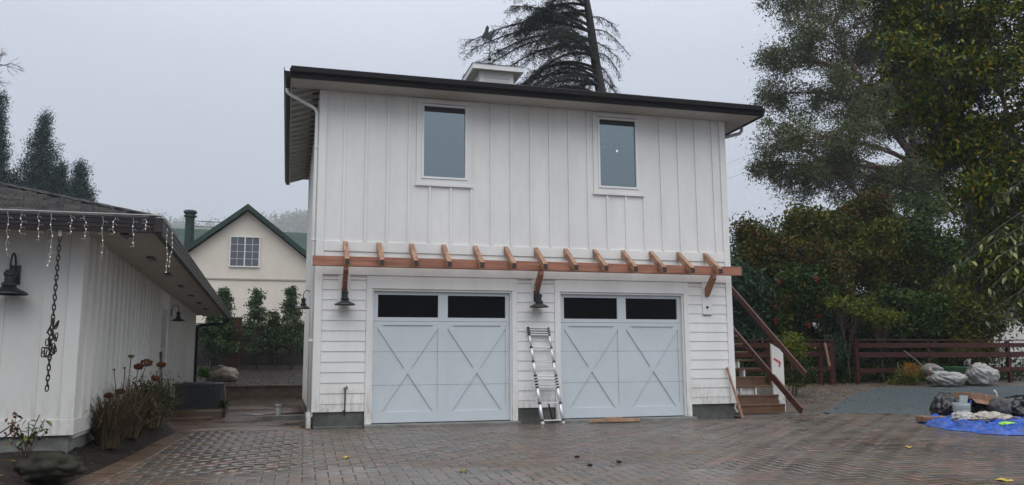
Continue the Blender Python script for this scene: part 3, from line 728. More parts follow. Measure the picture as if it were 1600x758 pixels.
# cupola
cz = 7.5; cx0, cx1, cy0, cy1 = 3.80, 5.14, 3.50, 4.84
q = MB(); q.box(cx0+.24, cx1-.24, cy0+.24, cy1-.24, cz, 8.50); cu = q.build('cupola', W, rf)
cu.parent = ga
def cpart(n, m, *a):
    q = MB(); q.box(*a); return q.build(n, m, cu)
for a in ((cx0+.22, cx0+.34), (cx1-.34, cx1-.22)):
    cpart('corner_trim', W, a[0], a[1], cy0+.222, cy0+.2395, cz, 8.40)
cpart('frieze', W, cx0+.342, cx1-.342, cy0+.225, cy0+.2395, 8.26, 8.40)
for k in range(5): cpart('louver', W, cx0+.342, cx1-.342, cy0+.228, cy0+.2395, 7.86+k*.08, 7.91+k*.08)
for a in ((cx0, cx1, cy0, cy0+.03), (cx0, cx1, cy1-.03, cy1), (cx0, cx0+.03, cy0+.03, cy1-.03), (cx1-.03, cx1, cy0+.03, cy1-.03)):
    cpart('cupola_fascia', W, a[0], a[1], a[2], a[3], 8.405, 8.535)
cpart('cupola_soffit', M['soffit'], cx0+.031, cx1-.031, cy0+.031, cy1-.031, 8.45, 8.47)
q = MB(); zc = 8.538; vs = [(cx0-.02, cy0-.02, zc), (cx1+.02, cy0-.02, zc), (cx1+.02, cy1+.02, zc), (cx0-.02, cy1+.02, zc), ((cx0+cx1)/2, (cy0+cy1)/2, zc+.10)]
q.add(vs, [(0, 1, 4), (1, 2, 4), (2, 3, 4), (3, 0, 4), (3, 2, 1, 0)]); q.build('cupola_roof', M['fascia'], cu)
# weathervane
wvx, wvy, wz_ = 4.40, 4.17, 8.6
wv = thing('weathervane', 'black rooster weathervane on a thin rod above the white cupola', 'weathervane', (wvx, wvy, wz_))
def wp(name): return MB((wvx, wvy, wz_))
q = wp(0); q.tube([(wvx, wvy, wz_-.04), (wvx, wvy, wz_+.86)], .011, 8); q.build('rod', M['black'], wv)
q = wp(0); q.lathe((wvx, wvy, wz_+.34), [(.001, -.055)]+[(.055*math.cos(a), .055*math.sin(a)) for a in np.linspace(-1.4, 1.4, 7)]+[(.001, .055)], 12); q.build('ball', M['black'], wv, smooth=True)
q = wp(0); q.tube([(wvx-.17, wvy, wz_+.48), (wvx+.17, wvy, wz_+.48)], .009, 6); q.tube([(wvx, wvy-.17, wz_+.48), (wvx, wvy+.17, wz_+.48)], .009, 6); q.build('compass_arms', M['black'], wv)
rp = [(-.30, .02), (-.22, .10), (-.16, .06), (-.08, .02), (.02, -.03), (.10, .02), (.14, .10), (.19, .16), (.24, .17), (.215, .20), (.20, .26), (.15, .24), (.11, .14), (.04, .10), (-.04, .10), (-.07, .22), (-.03, .36), (-.09, .42), (-.16, .36), (-.20, .26), (-.26, .22), (-.30, .12)]
q = wp(0); ca, sa = math.cos(-.9), math.sin(-.9)
n = len(rp); vs = []
for t_ in (-.012, .012):
    for a, b in rp: vs.append((wvx+a*.8*ca-t_*sa, wvy+a*.8*sa+t_*ca, wz_+.86+b*1.0))
q.add(vs, [tuple(range(n)), tuple(range(2*n-1, n-1, -1))]+[(i, i+n, (i+1) % n+n, (i+1) % n) for i in range(n)]); q.build('rooster', M['black'], wv)

# downspouts
def downspout(pts, r, name, label):
    q = MB(); q.tube(pts, r, 8); return q
q = MB(); zt = ez0-.01
q.tube([(-.63, .05, zt+.02), (-.63, .05, zt-.05), (-.60, .05, zt-.09), (-.12, .05, zt-.34), (-.06, .05, zt-.42), (-.06, .05, 4), (-.06, .05, .18)], .034, 8)
ds = q.build('downspout', M['white'], ga, smooth=True)
q = MB(); q.tube([(-.06, .05, .20), (-.06, .05, .09)], .05, 8); q.tube([(-.06, .05, .09), (-.06, .05, -.12)], .045, 8); q.build('boot', M['white'], ds)
for z in (1.5, 3.4, 5.2):
    q = MB(); q.box(-.10, -.012, .01, .09, z, z+.03); q.build('strap', M['white'], ds)
q = MB(); q.tube([(GX1+.60, .25, ez0+.02), (GX1+.60, .25, ez0-.10), (GX1+.55, .25, ez0-.16), (GX1+.15, .25, ez0-.28), (GX1+.06, .25, ez0-.36), (GX1+.06, .25, 3), (GX1+.06, .25, .15), (GX1+.06, .05, .0)], .038, 8)
q.build('downspout', M['pvc'], ga, smooth=True)
# outlet pipe, hook
t = thing('riser_pipe', 'thin dark standpipe with a valve head on the siding left of the left garage door', 'pipe', (.59, -.05, .2))
o_ = (.59, -.05, .2)
q = MB(o_); q.tube([(.59, -.05, .13), (.59, -.05, .60)], .013, 8); q.build('pipe', M['black'], t)
q = MB(o_); q.tube([(.56, -.06, .61), (.63, -.06, .655)], .026, 8); q.build('valve_head', M['concrete'], t)
q = MB(o_); q.box(.55, .58, -.07, -.04, .20, .225); q.build('clip', M['black'], t)
# threshold rubble
# ---------------------------------------------------------------- pergola
pg = thing('pergola', 'cedar eyebrow pergola with thirteen sloping rafters over the garage doors', 'pergola', (4.4, -.3, 2.9))
po = (4.4, -.3, 2.9)
q = MB(po); q.box(-.075, 8.77, -.40, -.31, 2.875, 3.06); q.build('beam', M['wood'], pg, bevel=.006)
for i in range(13):
    x = .489+.6327*i; wd = .088
    # side profile in (y,z): plumb cut at wall, square end
    prof = [(-.022, 3.395), (-.66, 2.985), (-.66, 2.875), (-.585, 2.875), (-.022, 3.235)]
    q = MB(po); q.prism(prof, x, x+wd, 'x'); rr = q.build('rafter', M['woodr'], pg, bevel=.004)
    q = MB(po); q.box(x+.003, x+wd-.003, -.664, -.6605, 2.878, 2.982); q.build('end_grain', M['woodend'], rr)
for x in (.49, 4.285, 8.08):
    q = MB(po); prof = [(-.027, 2.62), (-.027, 2.46), (-.06, 2.44), (-.395, 2.80), (-.395, 2.872), (-.30, 2.872)]
    q.prism(prof, x, x+.088, 'x'); q.build('brace', M['wood'], pg, bevel=.004)
# wall lamps
def barn_lamp(loc, s, rz, label, group=None, arm=True, neck=.0):
    """loc: wall mount point; arm leaves along local -y"""
    t = thing('wall_lamp', label, 'wall lamp', loc, rz, group)
    q = MB(); q.box(-.06*s, .06*s, -.025*s, 0, -.12*s, .12*s); q.build('wall_plate', M['black'], t, bevel=.004)
    if arm:
        pts = [(0, -.02*s, .02*s)]+[(0, (-.12+.10*math.cos(a))*s, (.13+.13*math.sin(a))*s) for a in np.linspace(0, math.pi, 9)]+[(0, -.22*s, .02*s)]
        q = MB(); q.tube(pts, .012*s, 8); q.build('gooseneck_arm', M['black'], t, smooth=True)
    cy = -.22*s
    q = MB(); q.lathe((0, cy, 0), [(.001, .04*s), (.055*s, .04*s), (.055*s, .01*s), (.07*s, .01*s), (.07*s, -.03*s), (.058*s, -.04*s), (.058*s, -.11*s), (.085*s, -.12*s), (.085*s, -.15*s), (.075*s, -.16*s)], 20)
    q.build('socket_cover', M['black'], t, smooth=False)
    q = MB(); q.lathe((0, cy, 0), [(.07*s, -.16*s), (.11*s, -.19*s), (.20*s, -.235*s), (.215*s, -.255*s), (.215*s, -.262*s), (.19*s, -.24*s), (.06*s, -.175*s)], 28)
    q.build('lamp_shade', M['black'], t, smooth=True)
    q = MB(); q.lathe((0, cy, 0), [(.03*s, -.17*s), (.04*s, -.20*s), (.03*s, -.225*s), (.001, -.23*s)], 12); q.build('bulb', M['pvc'], t, smooth=True)
    return t
barn_lamp((.535, -.027, 2.40), .90, 0, 'black barn lamp under the leftmost pergola bracket, left of the left garage door', 'black barn lamps', arm=True)
barn_lamp((4.32, -.027, 2.40), .90, 0, 'black barn lamp between the two garage doors, above the ladder', 'black barn lamps')
barn_lamp((-.012, 2.0, 2.42), .74, -math.pi/2, 'black gooseneck lamp on the left side wall of the garage', 'black barn lamps')
q = MB(); q.tube([(8.13, -.0262, 2.22), (8.13, -.031, 2.22)], .03, 12); q.build('cable_hole', M['blackplastic'], ga)
q = MB(); q.box(8.03, 8.23, -.033, -.0125, 2.052, 2.068); q.build('drip_edge', M['concrete'], ga)

# ---------------------------------------------------------------- left house
LH = thing('ranch_house', 'low white ranch house with grey shake roof and brown gutters at the left edge', 'house', (-3.0, -4.45, 0), .018)
W2 = M['white2']; HL = 16.6; HWD = 13.0
def lb(name, m, a, parent=None, bevel=0):
    q = MB(); q.box(*a); return q.build(name, m, parent or LH, bevel=bevel)
lb('front_wall', W2, (-HWD, -.012, 0, .15, .25, 2.80)); lb('side_wall', W2, (-.15, 0, .151, HL, .20, 2.80))
lb('rear_wall', W2, (-HWD, -.151, HL-.15, HL, .2, 2.80)); lb('side_wall', W2, (-HWD, -HWD+.15, .151, HL-.151, .2, 2.80))
lb('foundation', M['concrete'], (-HWD, -.03, .03, HL, -.5, .249))
lb('corner_board', W2, (-.14, .022, -.022, -.0005, .445, 2.79), bevel=.004); lb('corner_board', W2, (.001, .022, .0, .12, .445, 2.79), bevel=.004)
lb('water_table', W2, (-HWD, .030, -.030, -.0005, .25, .444), bevel=.005); lb('water_table', W2, (.001, .030, .0, HL, .25, .444), bevel=.005)
for k in range(12):
    u = -.425-.41*k; lb('batten', W2, (u-.012, u+.012, -.010, -.0005, .445, 2.79))
k = 0; v = .42
while v < HL-.2:
    if not (7.7 < v < 9.1): lb('batten', W2, (.0005, .036, v-.022, v+.022, .445, 2.79))
    v += .41
# side door
sd_ = lb('side_door', mat('grey_door_paint', (.42, .43, .44), .5, .05, 2), (.001, .012, 7.9, 8.85, .25, 2.30))
for a in ((7.80, 7.895), (8.855, 8.95)): lb('door_trim', W2, (.001, .026, a[0], a[1], .445, 2.40), sd_)
lb('door_trim', W2, (.001, .026, 7.896, 8.854, 2.301, 2.40), sd_)
lb('handle', M['black'], (.013, .06, 7.95, 8.0, 1.12, 1.36), sd_); lb('door_panel', M['pvc'], (.0125, .018, 8.05, 8.7, 1.45, 2.15), sd_)
# roof: tilted a little towards the far gutter end
E0, E1, F0 = .90, -HWD-.7, -.65
BK = HL+.6; ezl = 2.87; SL = .325
half = (E0-E1)/2
def ridge():
    vs = [(E0, F0, ezl), (E0, BK, ezl-.14), (E1, BK, ezl-.14), (E1, F0, ezl), (E0-half, F0+half, ezl+SL*half), (E0-half, BK-half, ezl+SL*half)]
    q = MB(); q.add(vs, [(0, 1, 5, 4), (1, 2, 5), (2, 3, 4, 5), (3, 0, 4), (0, 3, 2, 1)]); return q
rfl = ridge().build('roof', M['shingle_i'], LH)
q = MB(); q.hexa([(-HWD-.6, F0+.02, 2.765), (E0-.02, F0+.02, 2.765), (-HWD-.6, BK-.02, 2.64), (E0-.02, BK-.02, 2.64), (-HWD-.6, F0+.02, 2.78), (E0-.02, F0+.02, 2.78), (-HWD-.6, BK-.02, 2.655), (E0-.02, BK-.02, 2.655)])
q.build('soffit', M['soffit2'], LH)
for k in range(7):
    v = -.05+k*2.3; lb('soffit_vent', M['blackplastic'], (.42, .52, v, v+.42, 2.745-.0075*(v+.6), 2.768-.0075*(v+.6)))
def gut2(a, b, outn, m):
    a = Vector(a); b = Vector(b); o_ = Vector(outn); q = MB()
    prof = [(-.0, -.012), (.0, .19)]
    prof = [(0, 0), (.075, 0), (.080, .045), (.086, .050), (.088, .095), (.096, .100), (.100, .150), (.108, .155), (.108, .185), (.095, .190), (.095, .14), (0, .13)]
    vs = [a+o_*p[0]+Vector((0, 0, p[1])) for p in prof]+[b+o_*p[0]+Vector((0, 0, p[1])) for p in prof]; n = len(prof)
    q.add(vs, [tuple(range(n-1, -1, -1)), tuple(range(n, 2*n))]+[(i, (i+1) % n, (i+1) % n+n, i+n) for i in range(n)]); return q
gut2((E1, F0, 2.68), (E0+.0, F0, 2.68), (0, -1, 0), 0).build('gutter', M['fascia2'], LH)
gut2((E0, F0-.0, 2.68), (E0, BK, 2.54), (1, 0, 0), 0).build('gutter', M['fascia2'], LH)
q = MB(); q.box(E0, E0+.108, F0-.108, F0-.0, 2.68, 2.865); q.build('gutter_corner', M['fascia2'], LH, bevel=.01)
q = MB(); q.tube([(E0+.05, BK-.25, 2.55), (E0+.05, BK-.25, 2.44), (E0-.05, BK-.25, 2.38), (.12, HL-.1, 2.28), (.06, HL-.08, 2.2), (.06, HL-.08, .35)], .04, 8)
q.build('downspout', M['fascia'], LH)
# shakes of the front slope: single pieces where the photo shows them, the rest joined
shm = {}
def shake_vs(u, v, wd, ln, th_):
    z = ezl+SL*(v-F0)
    a = [(u, v, z+.004), (u+wd, v, z+.004), (u, v+ln, z+SL*ln-.004), (u+wd, v+ln, z+SL*ln-.004)]
    return a+[(p[0], p[1], p[2]+th_) for p in a[:2]]+[(p[0], p[1], p[2]+.006) for p in a[2:]]
row = 0; nsh = 0; js = MB(); v = F0-.03
random.seed(3)
while v < F0+4.2:
    umax = E0-(v-F0)-.02; u = umax
    while u > -6.5:
        wd = random.uniform(.12, .26); u0 = u-wd
        vs = shake_vs(u0+.004, v+random.uniform(-.012, .012), wd-.008, .19, random.uniform(.024, .046))
        if u0 > -2.9 and v < F0+2.55 and nsh < 285:
            q = MB(); q.hexa(vs); q.build('shingle', M['shingle'], rfl); nsh += 1
        else: js.hexa(vs)
        u = u0
    v += .15
js.build('shingles', M['shingle_i'], rfl, kind='stuff')
js = MB(); k = 0
while k < 4.4:     # hip caps
    p = Vector((E0-k, F0+k, ezl+SL*k+.035)); d = Vector((-1, 1, SL)).normalized(); js.beam(p-d*.03, p+d*.17, .16, .02+.006*(int(k*7) % 2)); k += .145
js.build('hip_caps', M['shingle_i'], rfl, kind='stuff')
js = MB(); v = F0   # side slope shake rows as stepped strips
for r_ in range(18):
    k = r_*.24; x = E0-k; z = ezl+SL*k
    js.hexa([(x-.28, F0+k+.05, z+.09), (x, F0+k+.05, z+.006), (x-.28, BK-k-.1, z-.05), (x, BK-k-.1, z-.13), (x-.28, F0+k+.05, z+.105), (x, F0+k+.05, z+.03), (x-.28, BK-k-.1, z-.03), (x, BK-k-.1, z-.108)])
js.build('side_shingles', M['shingle_i'], rfl, kind='stuff')
# lamps on the house
barn_lamp((-3.735, -4.47, 2.20), .98, .02, 'large black barn lamp on the front wall of the ranch house at the left edge', 'black barn lamps')
barn_lamp((-3.13, 5.0, 2.28), .72, math.pi/2, 'small black gooseneck lamp beside the side door of the ranch house', 'black barn lamps')
# chain
ch = thing('rain_chain', 'rusty black rain chain with a knotted middle hanging from the ranch house gutter', 'chain', (-3.11, -5.13, 2.68))
q = MB(); q.lathe((0, 0, -.075), [(.022, 0), (.022, .075)], 10); q.build('outlet', M['pvc'], ch)
def linkmesh():
    q = MB(); pts = []; n = 10
    for i in range(n):
        a = 2*math.pi*i/n; pts.append(Vector((.017*math.cos(a), 0, .030*math.sin(a)+(.010 if math.sin(a) > .1 else -.010 if math.sin(a) < -.1 else 0))))
    vs = []; fs = []
    for i in range(n):
        d = (pts[(i+1) % n]-pts[i-1]).normalized(); s = d.cross(Vector((0, 1, 0)))
        for k in range(5): t = 2*math.pi*k/5; vs.append(pts[i]+(s*math.cos(t)+Vector((0, 1, 0))*math.sin(t))*.0075)
    for i in range(n):
        for k in range(5): fs.append((i*5+k, i*5+(k+1) % 5, ((i+1) % n)*5+(k+1) % 5, ((i+1) % n)*5+k))
    me = bpy.data.meshes.new('link'); me.from_pydata([tuple(v) for v in vs], [], fs); me.polygons.foreach_set('use_smooth', [True]*len(fs))
    me.materials.append(mat('rusty_black_iron', (.022, .018, .017), .5, .3, 40)); return me
lm = linkmesh(); z = -.10; k = 0
def addlink(x, y, z, rz, tilt=0, s=1):
    o = bpy.data.objects.new('link', lm); COL.objects.link(o); o.parent = ch; o.location = (x, y, z); o.rotation_euler = (tilt, random.uniform(-.12, .12), rz); o.scale = (s, s, s)
while z > -1.88:
    addlink(-.002*k*.3, 0, z, (k % 2)*math.pi/2+.5, 0, 1.0); z -= .058; k += 1
for k in range(16):
    a = k/15; x = .045*math.sin(k*1.1); addlink(x, -.02-.02*math.cos(k*2), -1.08-.36*a, k*1.3, .5*math.sin(k), 1.0)
for k in range(7):
    a = 2*math.pi*k/7; addlink(-.035+.05*math.cos(a), -.03, -1.43+.05*math.sin(a), .3, a, .95)
# icicle lights
il_ = thing('icicle_lights', 'string of white icicle lights hanging from the ranch house gutter', 'string lights', (-3, -5.2, 2.87))
io = (-3, -5.2, 2.87); q = MB(io)
q.tube([(-7, -5.225, 2.885), (-2.06, -5.225, 2.885)], .006, 5); q.tube([(-2.06, -5.225, 2.885), (-1.985, -5.18, 2.885), (-1.995, -3.6, 2.875)], .006, 5)
q.build('lead_wire', M['wire'], il_)
bq = MB(io)
for px, yt, yb in ((12, 331, 400), (33, 332, 366), (60, 333, 376), (81, 334, 395), (77, 395, 418), (111, 336, 366), (133, 337, 374), (161, 338, 404), (178, 339, 367), (209, 341, 386), (228, 342, 360)):
    a = at(px, yt, -5.24); b = at(px-1, yb, -5.24); n = 7; pts = []
    for i in range(n+1):
        t = i/n; p = a.lerp(b, t); pts.append(p+Vector((random.uniform(-.014, .014), random.uniform(-.01, .01), 0)))
    s = MB(io); s.tube(pts, .0026, 4)
    for i in range(1, n+1, 2): sg = random.choice((-1, 1)); s.tube([pts[i], pts[i]+Vector((sg*.03, 0, .012)), pts[i]+Vector((sg*.045, 0, -.008))], .002, 4)
    s.build('strand', M['wire'], il_)
    for i in range(2, n+1, 2):
        p = pts[i]; bq.lathe(p, [(.001, -.009), (.006, -.003), (.006, .005), (.001, .008)], 6)
for v_, ln in ((-4.7, .62), (-4.3, .5)):
    pts = [Vector((-1.99+random.uniform(-.015, .015), v_+random.uniform(-.01, .01), 2.87-ln*i/8)) for i in range(9)]
    s = MB(io); s.tube(pts, .0035, 4); s.build('strand', M['wire'], il_)
    for i in range(1, 9): bq.lathe(pts[i], [(.001, -.009), (.007, -.003), (.007, .005), (.001, .008)], 6)
bq.build('bulbs', M['bulb'], il_, kind='stuff')

# air conditioner and pad
t = thing('concrete_step', 'wet brown concrete step in front of the air conditioner beside the ranch house', 'step', (-2.4, 4.2, -.08))
o_ = (-2.4, 4.2, -.08)
q = MB(o_); q.box(-2.98, -1.80, 3.35, 5.6, -.2, .10); q.build('slab', M['concrete_wet'], t, bevel=.02)
q = MB(o_); q.box(-2.90, -1.95, 2.7, 3.34, -.2, -.01); q.build('lower_slab', M['concrete_wet'], t, bevel=.015)
ac = thing('air_conditioner', 'dark grey slatted air conditioner unit on the brown concrete step', 'air conditioner', (-2.38, 4.3, .10))
o_ = (-2.38, 4.3, .10); AM = mat('dark_grey_metal_casing', (.040, .045, .055), .45, .15, 4)
q = MB(o_); q.box(-2.84, -1.92, 3.94, 4.76, .101, .62); q.build('casing', M['blackplastic'], ac)
q = MB(o_); q.box(-2.90, -1.86, 3.88, 4.82, .621, .66); q.build('top', AM, ac, bevel=.01)
q = MB(o_); q.lathe((-2.38, 4.35, .661), [(.36, 0), (.36, .012), (.30, .014), (.001, .02)], 24); q.build('fan_grille', AM, ac)
for k in range(24):
    x = -2.88+k*.0435; q = MB(o_); q.box(x, x+.020, 3.89, 3.939, .105, .62); q.build('slat', AM, ac)
for k in range(18):
    y_ = 3.93+k*.046; q = MB(o_); q.box(-1.919, -1.87, y_, y_+.02, .105, .62); q.build('slat', AM, ac)
# shovel and pole leaning on the house
sv = thing('shovel', 'shovel leaning blade up on the side wall of the ranch house', 'shovel', (-2.8, 2.6, .1))
o_ = (-2.8, 2.6, .1); a = Vector((-2.72, 2.7, .05)); b = Vector((-2.86, 3.0, .70))
q = MB(o_); q.tube([a, b, b+(b-a).normalized()*.10], .016, 8); q.build('handle', M['stem'], sv)
q = MB(o_); d = (b-a).normalized(); c0 = b+d*.08
q.prism([(-.10, 0), (.10, 0), (.10, .14), (.06, .20), (0, .22), (-.06, .20), (-.10, .14)], -.004, .004, 'y')
q.v = [Vector((v.x+o_[0], v.y+o_[1], v.z+o_[2])) for v in q.v]; rot = Matrix.Rotation(.3, 4, 'Z')@Matrix.Rotation(-.35, 4, 'X')
q.v = [rot@v+c0-Vector(o_) for v in q.v]; q.build('blade', M['pvc'], sv)
pl_ = thing('pole', 'slim dark pole leaning on the side wall next to the shovel', 'pole', (-2.9, 2.3, .1)); q = MB((-2.9, 2.3, .1))
q.tube([(-2.84, 2.3, .08), (-2.98, 2.5, 1.30)], .014, 8); q.build('shaft', M['black'], pl_); q = MB((-2.9, 2.3, .1)); q.tube([(-2.967, 2.48, 1.19), (-2.982, 2.502, 1.33)], .02, 8); q.build('grip', M['blackplastic'], pl_)

# ---------------------------------------------------------------- neighbour house
nh = thing('gabled_house', 'cream stucco house with green gable roof and round green flue beyond the hedge', 'house', (-2.82, 32, 1.2))
no = (-2.82, 32, 1.2); gxm, gzt, gs_ = -2.82, 9.72, .80
q = MB(no); hwid = 5.3; ztop = gzt-.18
q.prism([(gxm-hwid, .9), (gxm+hwid, .9), (gxm+hwid, ztop-gs_*hwid), (gxm, ztop), (gxm-hwid, ztop-gs_*hwid)], 32, 42); q.build('wall', M['cream'], nh)
rn = None
for sg in (-1, 1):
    q = MB(no); ex = gxm+sg*(hwid+.4); ez = gzt-gs_*(hwid+.4)
    vs = [(gxm, 31.55, gzt), (ex, 31.55, ez), (gxm, 42.5, gzt), (ex, 42.5, ez), (gxm, 31.55, gzt+.16), (ex, 31.55, ez+.16), (gxm, 42.5, gzt+.16), (ex, 42.5, ez+.16)]
    q.hexa(vs); r0_ = q.build('roof', M['green'], nh); rn = rn or r0_
    q = MB(no); vs = [(gxm, 31.5, gzt-.14), (ex, 31.5, ez-.14), (gxm, 31.549, gzt-.14), (ex, 31.549, ez-.14), (gxm, 31.5, gzt+.18), (ex, 31.5, ez+.18), (gxm, 31.549, gzt+.18), (ex, 31.549, ez+.18)]
    q.hexa(vs); q.build('rake_board', M['green'], r0_)
q = MB(no); q.hexa([(-9.0, 33.5, 6.6), (9, 33.5, 6.6), (-8.4, 38, 9.15), (9, 38, 9.15), (-9.0, 33.5, 6.8), (9, 33.5, 6.8), (-8.4, 38, 9.35), (9, 38, 9.35)]); q.build('roof', M['green'], nh)
q = MB(no); q.box(-8.2, 9, 34.2, 41, .9, 7.1); q.build('wall', M['cream'], nh)
q = MB(no); q.box(gxm-hwid, gxm+hwid, 31.94, 31.999, 5.66, 5.74); q.build('belt_trim', M['soffit2'], nh)
wn = MB(no).box(-3.68, -2.14, 31.93, 31.95, 6.41, 8.07).build('window', mat('grey_window_glass', (.10, .11, .13), .08, .1, .7, spec=.6), nh)
fr = MB(no)
for a in ((-3.72, -3.66, 6.37, 8.11), (-2.16, -2.10, 6.37, 8.11), (-2.94, -2.88, 6.43, 8.05), (-3.66, -2.16, 6.37, 6.43), (-3.66, -2.16, 8.05, 8.11)): fr.box(a[0], a[1], 31.88, 31.999, a[2], a[3])
fr.build('frame', M['white'], wn)
mt = MB(no)
for x in (-3.31, -2.51): mt.box(x-.009, x+.009, 31.912, 31.929, 6.43, 8.05)
for z in (6.835, 7.24, 7.645): mt.box(-3.66, -2.95, 31.905, 31.9115, z-.009, z+.009); mt.box(-2.87, -2.16, 31.905, 31.9115, z-.009, z+.009)
mt.build('muntins', M['white'], wn)
q = MB(no); q.lathe((-5.98, 33.0, 6.4), [(.25, 0), (.25, 2.85), (.34, 2.86), (.34, 2.95), (.26, 2.96), (.26, 3.05)], 18); fl = q.build('flue', M['green'], nh, smooth=False)
q = MB(no); q.lathe((-5.98, 33.0, 9.46), [(.20, -.02), (.20, .0), (.36, .01), (.36, .12), (.30, .18), (.001, .2)], 18); q.build('flue_cap', M['black'], fl)
t = thing('power_lines', 'pair of thin cables running right from the green flue', 'cables', (-6, 33, 9)); q = MB((-6, 33, 9))
for z0, z1 in ((9.05, 9.10), (8.75, 8.78)): q.tube([(-5.7, 33, z0), (-3.9, 33.5, z1+.0)], .02, 4)
q.build('cable', M['blackplastic'], t)
t = thing('service_drop', 'two faint overhead cables in the sky right of the garage roof', 'cables', (14, 24, 10)); q = MB((14, 24, 10))
for (a, b) in (((1120, 262), (1215, 225)), ((1120, 285), (1215, 252))):
    q.tube([at(*a, 24), at(*b, 24)], .008, 4)
q.build('cable', M['pvc'], t)

# back fence and brick pillar
bf = thing('board_fence', 'dark board fence behind the clipped laurels at the end of the side yard', 'fence', (-1.5, 16.6, .8)); bo = (-1.5, 16.6, .8)
for k in range(46):
    x = -4.6+k*.146; q = MB(bo); q.box(x, x+.1445, 16.6+random.uniform(0, .008), 16.622, .7, 2.50+random.uniform(-.01, .01)); q.build('board', M['fencedark'], bf)
q = MB(bo); q.box(-4.6, 2.1, 16.625, 16.64, .7, 2.5); q.build('backing', M['fencedark'], bf)
q = MB(bo); q.box(-4.6, 2.1, 16.56, 16.64, 2.515, 2.56); q.build('cap_rail', M['fencedark'], bf)
for x in (-3.2, -.8, 1.6): q = MB(bo); q.box(x, x+.09, 16.50, 16.59, .7, 2.51); q.build('post', M['fencedark'], bf)
bp_ = thing('brick_pillar', 'square red brick pillar with a pale cap at the corner of the hedge', 'pillar', (-2.33, 15.9, .8)); o_ = (-2.33, 15.9, .8)
q = MB(o_); q.box(-2.54, -2.12, 15.69, 16.11, .6, 2.70); q.build('core', M['sand'], bp_)
z = .62; r_ = 0
while z < 2.68:
    for k in range(2):
        q = MB(o_); x = -2.56+k*.225; q.box(x, x+.215, 15.67, 15.76, z, z+.062); q.build('brick', M['brick'], bp_)
    for k in range(2):
        q = MB(o_); y_ = 15.77+k*.18; q.box(-2.12, -2.10, y_, y_+.17, z, z+.062); q.build('brick', M['brick'], bp_)
    z += .075
q = MB(o_); q.box(-2.60, -2.06, 15.63, 16.17, 2.70, 2.76); q.build('cap', M['concrete'], bp_, bevel=.01)

# ---------------------------------------------------------------- boulders
def blob(name, m, c, r, amp=.25, freq=1.6, seed=0, parent=None, sub=4, flat=None, off=None, sharp=0, **kw):
    import bmesh
    bm = bmesh.new(); bmesh.ops.create_icosphere(bm, subdivisions=sub, radius=1)
    for v in bm.verts:
        p = v.co.copy(); n = mnoise.fractal(p*freq+Vector((seed*7.3, seed, 0)), .8, 2, 4)
        if sharp: n = n*(1-sharp)+sharp*(abs(mnoise.noise(p*freq*1.7+Vector((seed, 3, 1))))*2-.6)
        v.co = p*(1+amp*n)
        v.co = Vector((v.co.x*r[0], v.co.y*r[1], v.co.z*r[2]))
        if flat is not None and v.co.z < flat: v.co.z = flat+(v.co.z-flat)*.1
    me = bpy.data.meshes.new(name); bm.to_mesh(me); bm.free(); me.materials.append(m)
    me.polygons.foreach_set('use_smooth', [True]*len(me.polygons))
    o = bpy.data.objects.new(name, me); COL.objects.link(o); o.location = Vector(c)-(Vector(off) if off else Vector((0, 0, 0)))
    if parent: o.parent = parent
    return tag(o, **kw)
blob('boulder', M['stone'], (-2.3, 11.0, .72), (.44, .34, .28), .28, 1.2, 4, flat=-.2, label='large pale rounded boulder on the mulch above the retaining wall', category=None) if 0 else None
b_ = blob('boulder', M['stone'], (-2.3, 11.0, .72), (.43, .34, .27), .28, 1.2, 4, flat=-.2); tag(b_, 'large pale rounded boulder on the mulch above the retaining wall', 'boulder')
b_ = blob('stone', M['stone'], (-2.42, 10.9, 1.005), (.09, .07, .035), .2, 1.4, 9); tag(b_, 'small flat pale stone sitting on top of the pale boulder', 'stone')
b_ = blob('rock', M['darkstone'], (-2.95, -5.6, .0), (.36, .34, .16), .42, 1.15, 12, flat=-.10, sharp=.55); tag(b_, 'dark mossy rock at the corner of the ranch house flower bed', 'rock')

# ---------------------------------------------------------------- ladder
ld = thing('telescopic_ladder', 'silver telescopic ladder leaning on the wall between the garage doors', 'ladder', (4.55, -.32, -.09)); lo = (4.55, -.32, -.09)
La, Lb = Vector((4.335, -.33, -.085)), Vector((4.145, -.05, 1.77)); Ra, Rb = Vector((4.755, -.33, -.085)), Vector((4.555, -.05, 1.76))
def LP(t): return La.lerp(Lb, t), Ra.lerp(Rb, t)
levels = [0.03, .205, .37, .40, .43, .46, .49, .64, .79, .925, .95, .975, .999]
rad = lambda t: .033-.010*t
for A, B in ((La, Lb), (Ra, Rb)):
    for i in range(len(levels)-1):
        t0, t1 = levels[i], levels[i+1]
        if t1-t0 > .05: q = MB(lo); q.tube([A.lerp(B, t0), A.lerp(B, t1)], rad(t0), 10); q.build('rail', M['galv'], ld, smooth=True)
    q = MB(lo); q.tube([A.lerp(B, -.012), A.lerp(B, .03)], .034, 10); q.build('foot', M['white'], ld)
RM = mat('bright_aluminium_rung', (.72, .72, .72), .4, .04, 8)
for t in levels:
    a, b = LP(t)
    q = MB(lo); q.beam(a, b, .05, .020, up=(Lb-La).normalized()); q.build('rung', RM, ld, bevel=.004)
    for p, A, B in ((a, La, Lb), (b, Ra, Rb)):
        d = (B-A).normalized(); q = MB(lo); q.tube([p-d*.014, p+d*.014], rad(t)+.007, 10); q.build('collar', M['blackplastic'], ld)
q = MB(lo); q.beam(LP(.2)[0].lerp(LP(.2)[1], .45)+Vector((0, .03, 0)), LP(.02)[0].lerp(LP(.02)[1], .6)+Vector((0, .12, 0)), .03, .012); q.build('strap', M['blackplastic'], ld)
